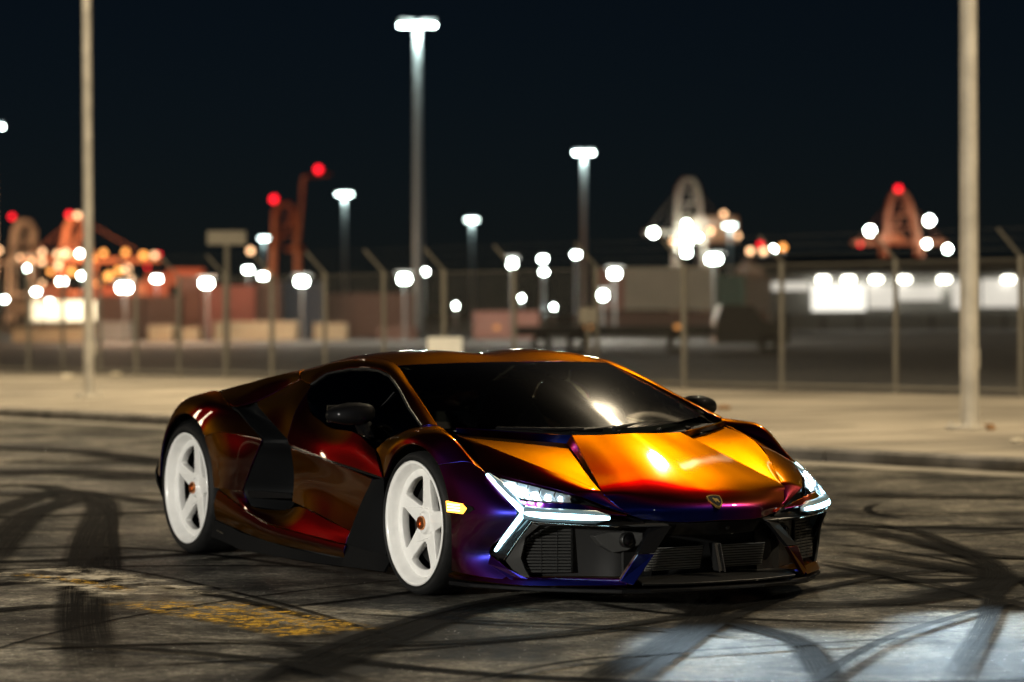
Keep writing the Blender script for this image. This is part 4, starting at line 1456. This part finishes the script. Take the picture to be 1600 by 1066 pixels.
high_mast(534, 303, 'floodlight mast just left of the tallest one', 477)
high_mast(733, 343, 'short-looking floodlight mast between the two tallest ones', 604)
high_mast(408, 372, 'far floodlight mast beside the crane with the raised boom', 760)
high_mast(1136, 352, 'far floodlight mast beside the crane right of centre', 640)
high_mast(-16, 197, 'floodlight mast cut off by the left edge', 310)

# ------------------------------------------------------------------ small yard lamps
M['lamp_cool'] = glow('yard_lamp_cool', (0.86, 1.0, 0.90), 60.0)
M['lamp_warm'] = glow('yard_lamp_warm', (1.0, 0.55, 0.27), 4.5)
M['lamp_orange'] = glow('yard_lamp_orange', (1.0, 0.36, 0.07), 4.0)
M['lamp_red'] = glow('red_beacon', (1.0, 0.008, 0.02), 4.0)
for k_ in ('lamp_cool', 'lamp_warm', 'lamp_orange', 'lamp_red'):
    M[k_].cycles.emission_sampling = 'NONE'
ORD = ['first', 'second', 'third', 'fourth', 'fifth', 'sixth', 'seventh', 'eighth', 'ninth', 'tenth', 'eleventh', 'twelfth', 'thirteenth', 'fourteenth', 'fifteenth', 'sixteenth', 'seventeenth', 'eighteenth', 'nineteenth', 'twentieth', 'twenty-first', 'twenty-second', 'twenty-third', 'twenty-fourth', 'twenty-fifth', 'twenty-sixth', 'twenty-seventh', 'twenty-eighth', 'twenty-ninth', 'thirtieth']
yard = [(8, 468, .5), (57, 456, .7), (78, 472, .6), (97, 440, .9), (129, 431, .7), (195, 450, 1.1), (245, 436, 1.0), (323, 443, .9), (388, 422, .9), (411, 432, .9), (472, 440, .9),
        (632, 436, .9), (662, 425, 1.0), (657, 468, .6), (712, 478, .3), (800, 412, .6), (815, 466, .3), (848, 405, .8), (850, 425, .7), (865, 480, .3), (900, 398, .8), (960, 428, .8), (942, 462, .6), (1115, 405, 1.1), (1090, 371, .6)]
yard.sort()
def yard_lamp(i, px, py, s_):
    near = px in (195, 323, 472, 800, 960, 942, 1115, 632)
    D = 138 if near else 300
    q = at(px, py, D)
    t = empty('yard_lamp', (q.x, D, .03))
    tag(t, '%s white yard lamp from the left among those behind the fence' % ORD[i], 'yard lamp', 'white lamps behind the fence')
    H = q.z-.03
    wdt = .85*s_
    MB().tube([(0, 0, 0), (0, 0, H)], [.14, .10] if not near else [.07, .05], 8).build('pole', M['lamp_case'] if near else M['mast'], t)
    MB().box((0, .1, H+.30), (wdt+.2, .5, .2), bev=.04).build('lamp_head', M['lamp_case'], t)
    ln = MB(); ln.box((0, -.2, H), (wdt*(D/300)**.5, .35, .35), bev=.08); ln.build('lens', M['lamp_cool'], t)
    if near:
        ld = bpy.data.lights.new('yard_light', 'POINT'); ld.energy = YARD*(2.5 if px < 400 else 1); ld.color = (1.0, .92, .75) if px > 400 else (1.0, .6, .35); ld.shadow_soft_size = .3
        lo = bpy.data.objects.new('yard_light', ld); C.objects.link(lo); lo.parent = t; lo.location = (0, -4, H+1.0)
for i, (px, py, s_) in enumerate(yard):
    yard_lamp(i, px, py, s_)

# ------------------------------------------------------------------ ship-to-shore cranes
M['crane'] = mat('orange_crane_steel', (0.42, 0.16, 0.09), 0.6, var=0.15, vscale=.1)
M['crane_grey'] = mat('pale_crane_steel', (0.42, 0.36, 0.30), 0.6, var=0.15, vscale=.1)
def crane(px, D, sx, label, apex_y, m, lamps=(), boom='down', house=True, light=60000, base_y=470, legs=(-24, 24), boomspan=(-95, 75), grow=1.0):
    """sx mirrors the boom; lengths in photo pixels at that depth are turned into metres"""
    k_ = D/FPX
    q = at(px, apex_y, D)
    t = empty('gantry_crane', (q.x, D, .03))
    tag(t, label, 'crane', 'gantry cranes on the quay')
    H = q.z                                                          # apex height
    gz = lambda py: at(px, py, D).z-.03
    y_b = apex_y+(base_y-apex_y)*.52                                  # boom level
    zb, za = gz(y_b), gz(apex_y)
    w = 1.05*k_/.3*.9
    hw = 2.9*k_*grow
    def beam(name, pts, r, m_=None, parent=None):
        return MB().tube(pts, r, 4, smooth=False).build(name, m_ or m, parent or t)
    l0, l1 = legs[0]*k_, legs[1]*k_
    for dy in (-9, 9):
        beam('leg', [(l0*1.12, dy, 0), (l0, dy, zb)], hw)
        beam('leg', [(l1*1.12, dy, 0), (l1, dy, zb)], hw)
        beam('portal_beam', [(l0*1.06, dy, zb*.45), (l1*1.06, dy, zb*.45)], hw*.8)
    for dy in (-7, 7):
        beam('apex_leg', [(l0*.95, dy, zb), (-15*k_, dy*.6, za-14*k_), (-7*k_, dy*.4, za)], hw*1.0)
        beam('apex_leg', [(l1*.95, dy, zb), (15*k_, dy*.6, za-14*k_), (7*k_, dy*.4, za)], hw*.9)
        beam('brace', [(l0*.9, dy, zb), (12*k_, dy*.5, za-20*k_)], hw*.35)
    for r_ in (.3, .55, .78):
        beam('cross_tie', [(l0*.95*(1-r_)-10*k_*r_, 0, zb+(za-zb)*r_), (l1*.95*(1-r_)+10*k_*r_, 0, zb+(za-zb)*r_)], hw*.4)
    beam('apex_beam', [(-7*k_, 0, za-.4*k_), (7*k_, 0, za-.4*k_)], hw)
    b0, b1 = boomspan[0]*k_*sx, boomspan[1]*k_*sx
    if boom == 'down':
        beam('girder', [(b0, 0, zb), (b1, 0, zb)], hw*1.25)
        for xx in (b0*.55, b0*.95, b1*.9):
            beam('stay', [(0, 0, za), (xx, 0, zb)], hw*.13)
    else:
        beam('girder', [(0, 0, zb), (b1, 0, zb)], hw*1.25)
        tip = (40*k_*sx, 0, gz(apex_y-46))
        kn_ = (30*k_*sx, 0, gz(apex_y-42))
        beam('raised_boom', [(l1 if sx > 0 else l0, 0, zb), kn_], hw*.9)
        beam('raised_boom', [kn_, (72*k_*sx, 0, gz(apex_y-46))], hw*.9)
    if house:
        q_ = MB(); q_.box(((40 if px == 1075 else 14)*k_*sx, 0, zb+(4 if px == 1075 else 7)*k_), ((72 if px == 1075 else 34)*k_, 14, (40 if px == 1075 else 12)*k_), bev=.6); q_.build('machine_house', m, t)
    for (lx, ly, kind, s_) in lamps:
        p = at(lx, ly, D)
        ln = MB(); r_ = s_*k_*3.4
        ln.lathe([(.001, -r_), (r_*.7, -r_*.7), (r_, 0), (r_*.7, r_*.7), (.001, r_)], 10, 'z', (p.x-q.x, -12, p.z-.03))
        ln.build('crane_lamp', M[kind], t)
    if light:
        ld = bpy.data.lights.new('crane_flood', 'POINT'); ld.energy = light; ld.color = (1.0, .55, .28); ld.shadow_soft_size = 2
        lo = bpy.data.objects.new('crane_flood', ld); C.objects.link(lo); lo.parent = t; lo.location = (8*k_*sx, -45, zb*.8)
    return t
crane(38, 1500, 1, 'leftmost gantry crane with a red beacon', 345, M['crane_grey'], [(25, 340, 'lamp_red', 1.2), (5, 392, 'lamp_warm', 1.1), (37, 403, 'lamp_warm', .8), (48, 420, 'lamp_cool', .6)], light=CR*.4, legs=(-20, 14), boomspan=(-50, 45))
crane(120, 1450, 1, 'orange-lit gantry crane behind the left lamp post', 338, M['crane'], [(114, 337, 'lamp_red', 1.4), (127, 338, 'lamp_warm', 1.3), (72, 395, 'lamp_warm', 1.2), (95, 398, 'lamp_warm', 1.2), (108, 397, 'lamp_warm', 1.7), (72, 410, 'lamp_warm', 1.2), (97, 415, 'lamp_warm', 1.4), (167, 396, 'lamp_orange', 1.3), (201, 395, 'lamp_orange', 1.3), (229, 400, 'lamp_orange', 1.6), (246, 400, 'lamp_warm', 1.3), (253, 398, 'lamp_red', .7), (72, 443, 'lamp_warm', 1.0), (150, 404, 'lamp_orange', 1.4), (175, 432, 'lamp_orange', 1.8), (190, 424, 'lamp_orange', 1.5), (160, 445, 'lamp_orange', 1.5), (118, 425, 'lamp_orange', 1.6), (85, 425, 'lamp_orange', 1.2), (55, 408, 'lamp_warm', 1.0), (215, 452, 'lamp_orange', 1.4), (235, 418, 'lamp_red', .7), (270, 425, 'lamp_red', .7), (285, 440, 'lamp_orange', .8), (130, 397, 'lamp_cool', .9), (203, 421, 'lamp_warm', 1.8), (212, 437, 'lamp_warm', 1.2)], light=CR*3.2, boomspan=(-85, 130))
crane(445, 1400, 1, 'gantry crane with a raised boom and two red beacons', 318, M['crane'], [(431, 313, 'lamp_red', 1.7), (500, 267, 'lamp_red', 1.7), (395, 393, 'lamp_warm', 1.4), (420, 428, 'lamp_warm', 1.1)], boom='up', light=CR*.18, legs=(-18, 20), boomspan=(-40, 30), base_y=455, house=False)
crane(1075, 1350, 1, 'gantry crane right of centre with a pale machine house and white floodlights', 280, M['crane_grey'], [(1019, 365, 'lamp_cool', 1.6), (1050, 378, 'lamp_warm', 1.3), (1070, 352, 'lamp_cool', 1.2), (1070, 365, 'lamp_cool', 1.6), (1070, 380, 'lamp_cool', 1.8), (1070, 395, 'lamp_cool', 1.6), (1108, 362, 'lamp_warm', 1.3), (1128, 336, 'lamp_warm', 1.2), (1150, 370, 'lamp_warm', 1.0)], light=CR*.3, legs=(-20, 24), boomspan=(-70, 72), base_y=440)
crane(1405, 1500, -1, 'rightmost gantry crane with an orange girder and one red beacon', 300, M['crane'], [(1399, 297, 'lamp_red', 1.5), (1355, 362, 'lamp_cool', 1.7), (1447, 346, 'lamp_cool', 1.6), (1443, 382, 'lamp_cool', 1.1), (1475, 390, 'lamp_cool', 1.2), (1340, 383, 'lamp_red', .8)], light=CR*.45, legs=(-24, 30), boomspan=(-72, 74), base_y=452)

# ------------------------------------------------------------------ containers, trailers, sheds behind the fence
def cmat(name, c):
    return mat(name, c, 0.6, var=0.12, vscale=.5)
boxc = {'red': cmat('red_container', (.30, .07, .045)), 'brown': cmat('brown_container', (.16, .08, .06)), 'navy': cmat('navy_container', (.04, .06, .10)), 'cream': cmat('cream_container', (.50, .46, .36)), 'green': cmat('green_container', (.06, .13, .10)), 'grey': cmat('grey_container', (.25, .24, .22)), 'tan': cmat('tan_trailer', (.46, .37, .24)), 'pink': cmat('faded_red_container', (.42, .20, .16)), 'white': cmat('white_trailer', (.70, .66, .56))}
def container(px0, px1, py0, py1, D, c, label, cat='container', name='shipping_container', group='containers stacked in the yard'):
    a, b_ = at(px0, py1, D), at(px1, py0, D)
    z0 = max(a.z, .03)
    w_, h_ = b_.x-a.x, b_.z-z0
    t = empty(name, ((a.x+b_.x)/2, D, z0))
    tag(t, label, cat, group)
    dpt = 2.44
    MB().box((0, dpt/2, h_/2), (w_-.1, dpt-.1, h_-.1)).build('body', boxc[c], t)
    fr = MB()
    for sx in (-1, 1):
        fr.box((sx*(w_/2-.09), .0, h_/2), (.18, .16, h_))
        fr.box((sx*(w_/2-.09), dpt, h_/2), (.18, .16, h_))
    for z_ in (.09, h_-.09):
        fr.box((0, -.002, z_), (w_-.30, .14, .17)); fr.box((0, dpt+.002, z_), (w_-.30, .14, .17))
    for sx in (-1, 1):
        for z_ in (.09, h_-.09):
            fr.box((sx*(w_/2-.088), dpt/2, z_), (.17, dpt-.1, .16))
    fr.build('frame', boxc[c], t)
    rb_ = MB(); nrb = max(4, int(w_/.55))
    for i in range(nrb):                                             # corrugation
        rb_.box((-w_/2+.3+(w_-.6)*(i+.5)/nrb, .03, h_/2), ((w_-.6)/nrb*.5, .06, h_-.36))
    rb_.build('corrugated_side', boxc[c], t)
    return t
cs = [
    (150, 222, 462, 560, 150, 'brown', 'dark brown container below the orange-lit crane'),
    (224, 280, 462, 560, 152, 'brown', 'dark brown container right of the first brown one'),
    (282, 314, 430, 562, 154, 'pink', 'narrow bright red container between brown and red ones'),
    (318, 398, 446, 560, 150, 'red', 'red container left of the fence post with the tall sign'),
    (402, 436, 440, 560, 152, 'brown', 'brown container right of the red one'),
    (438, 504, 440, 560, 156, 'navy', 'dark navy container below the crane with the raised boom'),
    (512, 646, 458, 560, 160, 'brown', 'long dark brown container left of the tallest mast'),
    (740, 842, 486, 560, 150, 'pink', 'faded red container above the middle of the car roof'),
    (930, 978, 420, 484, 170, 'pink', 'pinkish container under two white lamps'),
    (976, 1120, 418, 484, 168, 'cream', 'long cream container left of the dark green one'),
    (1120, 1164, 430, 492, 166, 'green', 'dark green container at the end of the cream one'),
    (930, 1200, 486, 562, 169, 'brown', 'long brown container under the cream one'),
]
for (a_, b2, c0, c1, D, c, lb) in cs:
    container(a_, b2, c0, c1, D, c, lb)
far = [(140, 182, 446, 470, 'red'), (184, 226, 440, 470, 'pink'), (228, 262, 428, 470, 'red'), (262, 318, 420, 446, 'red'), (60, 100, 446, 470, 'pink'), (8, 52, 470, 492, 'grey')]
for i, (a_, b2, c0, c1, c) in enumerate(far):
    container(a_, b2, c0, c1, 330+i, c, '%s container from the left in the far orange-lit row' % ORD[i], group='far containers under the left cranes')
ld = bpy.data.lights.new('quay_flood', 'POINT'); ld.energy = 26000; ld.color = (1, .45, .18); ld.shadow_soft_size = .6
lo = bpy.data.objects.new('quay_flood', ld); C.objects.link(lo); q = at(190, 400, 312); lo.location = (q.x, 312, q.z)
tr = [(20, 130, 512, 545, 'tan'), (150, 205, 503, 545, 'grey'), (232, 268, 508, 545, 'tan'), (286, 310, 512, 545, 'tan'), (335, 462, 502, 542, 'tan'), (490, 540, 505, 540, 'tan'), (590, 650, 510, 545, 'brown')]
for i, (a_, b2, c0, c1, c) in enumerate(tr):
    container(a_, b2, c0, c1, 143+i*.7, c, '%s low trailer from the left right behind the fence' % ORD[i], 'trailer', 'box_trailer', 'low trailers behind the fence')
# bright loading bay at the left
container(50, 152, 470, 502, 200, 'white', 'floodlit white shed behind the left lamp post', 'shed', 'loading_shed', None)
ld = bpy.data.lights.new('shed_light', 'POINT'); ld.energy = 7000; ld.color = (1, .85, .62); ld.shadow_soft_size = .4
lo = bpy.data.objects.new('shed_light', ld); C.objects.link(lo); q = at(100, 470, 192); lo.location = (q.x, 194, q.z+1.5)

# warehouse at the right
M['wh_wall'] = mat('warehouse_wall', (0.12, 0.12, 0.115), 0.8, var=0.08, vscale=.3)
M['wh_roof'] = mat('warehouse_roof', (0.03, 0.033, 0.036), 0.6, var=0.1, vscale=.3)
M['wall_glow_bright'] = glow('bright_wall_glow', (1.0, .96, .84), 1.5)  # emission in place of lamp light on the wall
M['wall_glow_dim'] = glow('dim_wall_glow', (1.0, .93, .80), .75)
M['wall_light'] = glow('wall_pack_light', (1.0, .97, .82), 14.0)
D = 210
wa, wb = at(1205, 486, D), at(1760, 486, D)
zt, z2, z1 = at(1400, 424, D).z, at(1400, 434, D).z, at(1400, 490, D).z
wh = empty('warehouse', ((wa.x+wb.x)/2, D, .03)); tag(wh, 'long low warehouse with a row of lit wall lamps at the right', 'warehouse')
W_ = wb.x-wa.x
MB().box((0, 15, (zt)/2), (W_, 30, zt)).build('wall', M['wh_wall'], wh)
MB().prism([(-W_/2-.6, -.9, zt-.30), (-W_/2-.6, -.9, zt+.02), (-W_/2-.6, 15, zt+1.4), (-W_/2-.6, 31, zt+.02), (-W_/2-.6, 31, zt-.30)], (W_+1.2, 0, 0)).build('roof', M['wh_roof'], wh)
MB().box((0, -.35, z1*.52), (W_-.5, .5, z1*.9)).build('dark_dock_front', M['wh_roof'], wh)
for px_ in (1285, 1325, 1368, 1412, 1474, 1574, 1640):
    q = at(px_, 440, D)
    b_ = MB().box((q.x-wh.location.x, -.18, q.z+.5), (.9, .34, .4), bev=.06).build('wall_lamp', M['lamp_case'], wh)
    MB().box((q.x-wh.location.x, -.40, q.z+.12), (.8, .3, .35), bev=.06).build('lens', M['wall_light'], b_)
    ld = bpy.data.lights.new('wall_lamp_light', 'POINT'); ld.energy = 150; ld.color = (1, .95, .8); ld.shadow_soft_size = .2
    lo = bpy.data.objects.new('wall_lamp_light', ld); C.objects.link(lo); lo.parent = b_; lo.location = (q.x-wh.location.x, -.9, q.z-.2)
for (x0_, x1_, y0_, y1_, k_) in ((1268, 1352, 444, 486, 'wall_glow_bright'), (1356, 1398, 446, 482, 'wall_glow_dim'), (1402, 1470, 446, 470, 'wall_glow_dim'), (1206, 1264, 441, 454, 'wall_glow_dim'), (1488, 1530, 440, 482, 'wall_glow_dim'), (1534, 1598, 436, 480, 'wall_glow_dim'), (1604, 1680, 436, 480, 'wall_glow_dim')):  # glowing panels set on the wall for its lit patches
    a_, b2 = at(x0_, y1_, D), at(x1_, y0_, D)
    MB().box(((a_.x+b2.x)/2-wh.location.x, -.02, (a_.z+b2.z)/2-.03), (b2.x-a_.x, .08, b2.z-a_.z)).build('glow_panel', M[k_], wh)
for i in range(9):
    q = MB(); q.box((-W_/2+2.5+i*(W_-5)/8, -.64, .78), (2.4, .06, 1.3), bev=.01); q.build('dock_door', M['wh_wall'], wh)
# parked trucks, dark shapes with amber lamps
M['truck'] = mat('dark_truck_paint', (.008, .0075, .007), .5, var=.2, vscale=1)
def truck(px, D, s_, label):
    q = at(px, 540, D)
    t = empty('parked_truck', (q.x, D, .03)); tag(t, label, 'truck', 'trucks parked behind the fence')
    b_ = MB(); b_.prism([(-.9*s_, 0, .35), (1.6*s_, 0, .35), (1.6*s_, 0, .95), (.75*s_, 0, 1.10), (.35*s_, 0, 1.62), (-.7*s_, 0, 1.66), (-.9*s_, 0, 1.1)], (0, 1.9, 0)); b_.build('cab', M['truck'], t)
    b_ = MB(); b_.box((-4.4*s_, 1.0, .80), (6.8, 2.0, .32)); b_.build('flatbed', M['truck'], t)
    for wx in (.9, -2.2, -5.6, -6.8):
        w_ = MB(); w_.lathe([(.15, 0), (.34, .0), (.36, .05), (.36, .25), (.34, .30)], 18, 'y', (wx*s_, -.05, .36)); w_.build('wheel', M['tyre'], t)
    for lx in (-2.2, -5.2, -8.3):
        w_ = MB(); w_.box((lx*s_, -.03, .92), (.20, .1, .14), bev=.03); w_.build('side_lamp', M['truck_amber'], t)
M['truck_amber'] = glow('truck_side_lamp', (1.0, .40, .10), 0.9, False)
truck(1160, 93, 1, 'dark truck with amber side lamps between the fence posts right of centre')
# traffic of lights seen over the fence at the right
def stub(px, py, kind, label, s_=1.0):
    D = 260
    q = at(px, py, D)
    t = empty('warning_lamp', (q.x, D, .03)); tag(t, label, 'warning lamp', 'coloured lamps right of centre')
    MB().tube([(0, 0, 0), (0, 0, q.z)], .10, 6).build('pole', M['mast'], t)
    ln = MB(); r_ = .30*s_
    ln.lathe([(.001, -r_), (r_*.7, -r_*.7), (r_, 0), (r_*.7, r_*.7), (.001, r_)], 10, 'z', (0, -.2, q.z)); ln.build('lens', M[kind], t)
stub(1172, 393, 'lamp_warm', 'leftmost of the coloured lamps right of centre')
stub(1188, 383, 'lamp_red', 'red lamp among the coloured lamps right of centre', .8)
stub(1193, 393, 'lamp_warm', 'pinkish lamp next to the red one right of centre')
stub(1208, 390, 'lamp_cool', 'white lamp among the coloured lamps right of centre', .7)
stub(1223, 387, 'lamp_orange', 'orange lamp, rightmost of the coloured lamps')
stub(1312, 515, 'lamp_orange', 'low orange lamp in front of the warehouse', .6)

# ------------------------------------------------------------------ litter on the pavement
M['litter_brown'] = mat('dry_leaf_brown', (.28, .15, .06), .8, var=.3, vscale=20)
M['litter_pale'] = mat('crumpled_paper', (.62, .55, .42), .8, var=.1, vscale=20)
def litter(name, px, py, s_, m, label):
    q = at(px, py, z=ZP+.002)
    import bmesh
    bm = bmesh.new(); bmesh.ops.create_icosphere(bm, subdivisions=2, radius=s_)
    for v_ in bm.verts:
        k_ = random.uniform(.65, 1.15)
        v_.co = Vector((v_.co.x*k_*1.3, v_.co.y*k_, max(v_.co.z*k_*.6, -s_*.3)+s_*.3))
    me = bpy.data.meshes.new(name); bm.to_mesh(me); bm.free(); me.materials.append(m)
    o = bpy.data.objects.new(name, me); C.objects.link(o); o.location = (q.x, q.y, ZP+.002)
    tag(o, label, 'litter')
litter('dry_leaf', 1131, 640, .075, M['litter_brown'], 'clump of brown leaves on the pavement behind the far mirror')
litter('paper_scrap', 1590, 692, .06, M['litter_pale'], 'pale scrap on the pavement right of the right lamp post')
litter('paper_scrap', 107, 592, .12, M['litter_pale'], 'pale lump at the fence foot left of the left lamp post')
litter('paper_scrap', 180, 588, .10, M['litter_pale'], 'pale lump at the fence foot right of the left lamp post')
litter('dry_leaf', 1545, 672, .07, M['litter_brown'], 'small dark clod beside the foot of the right lamp post')
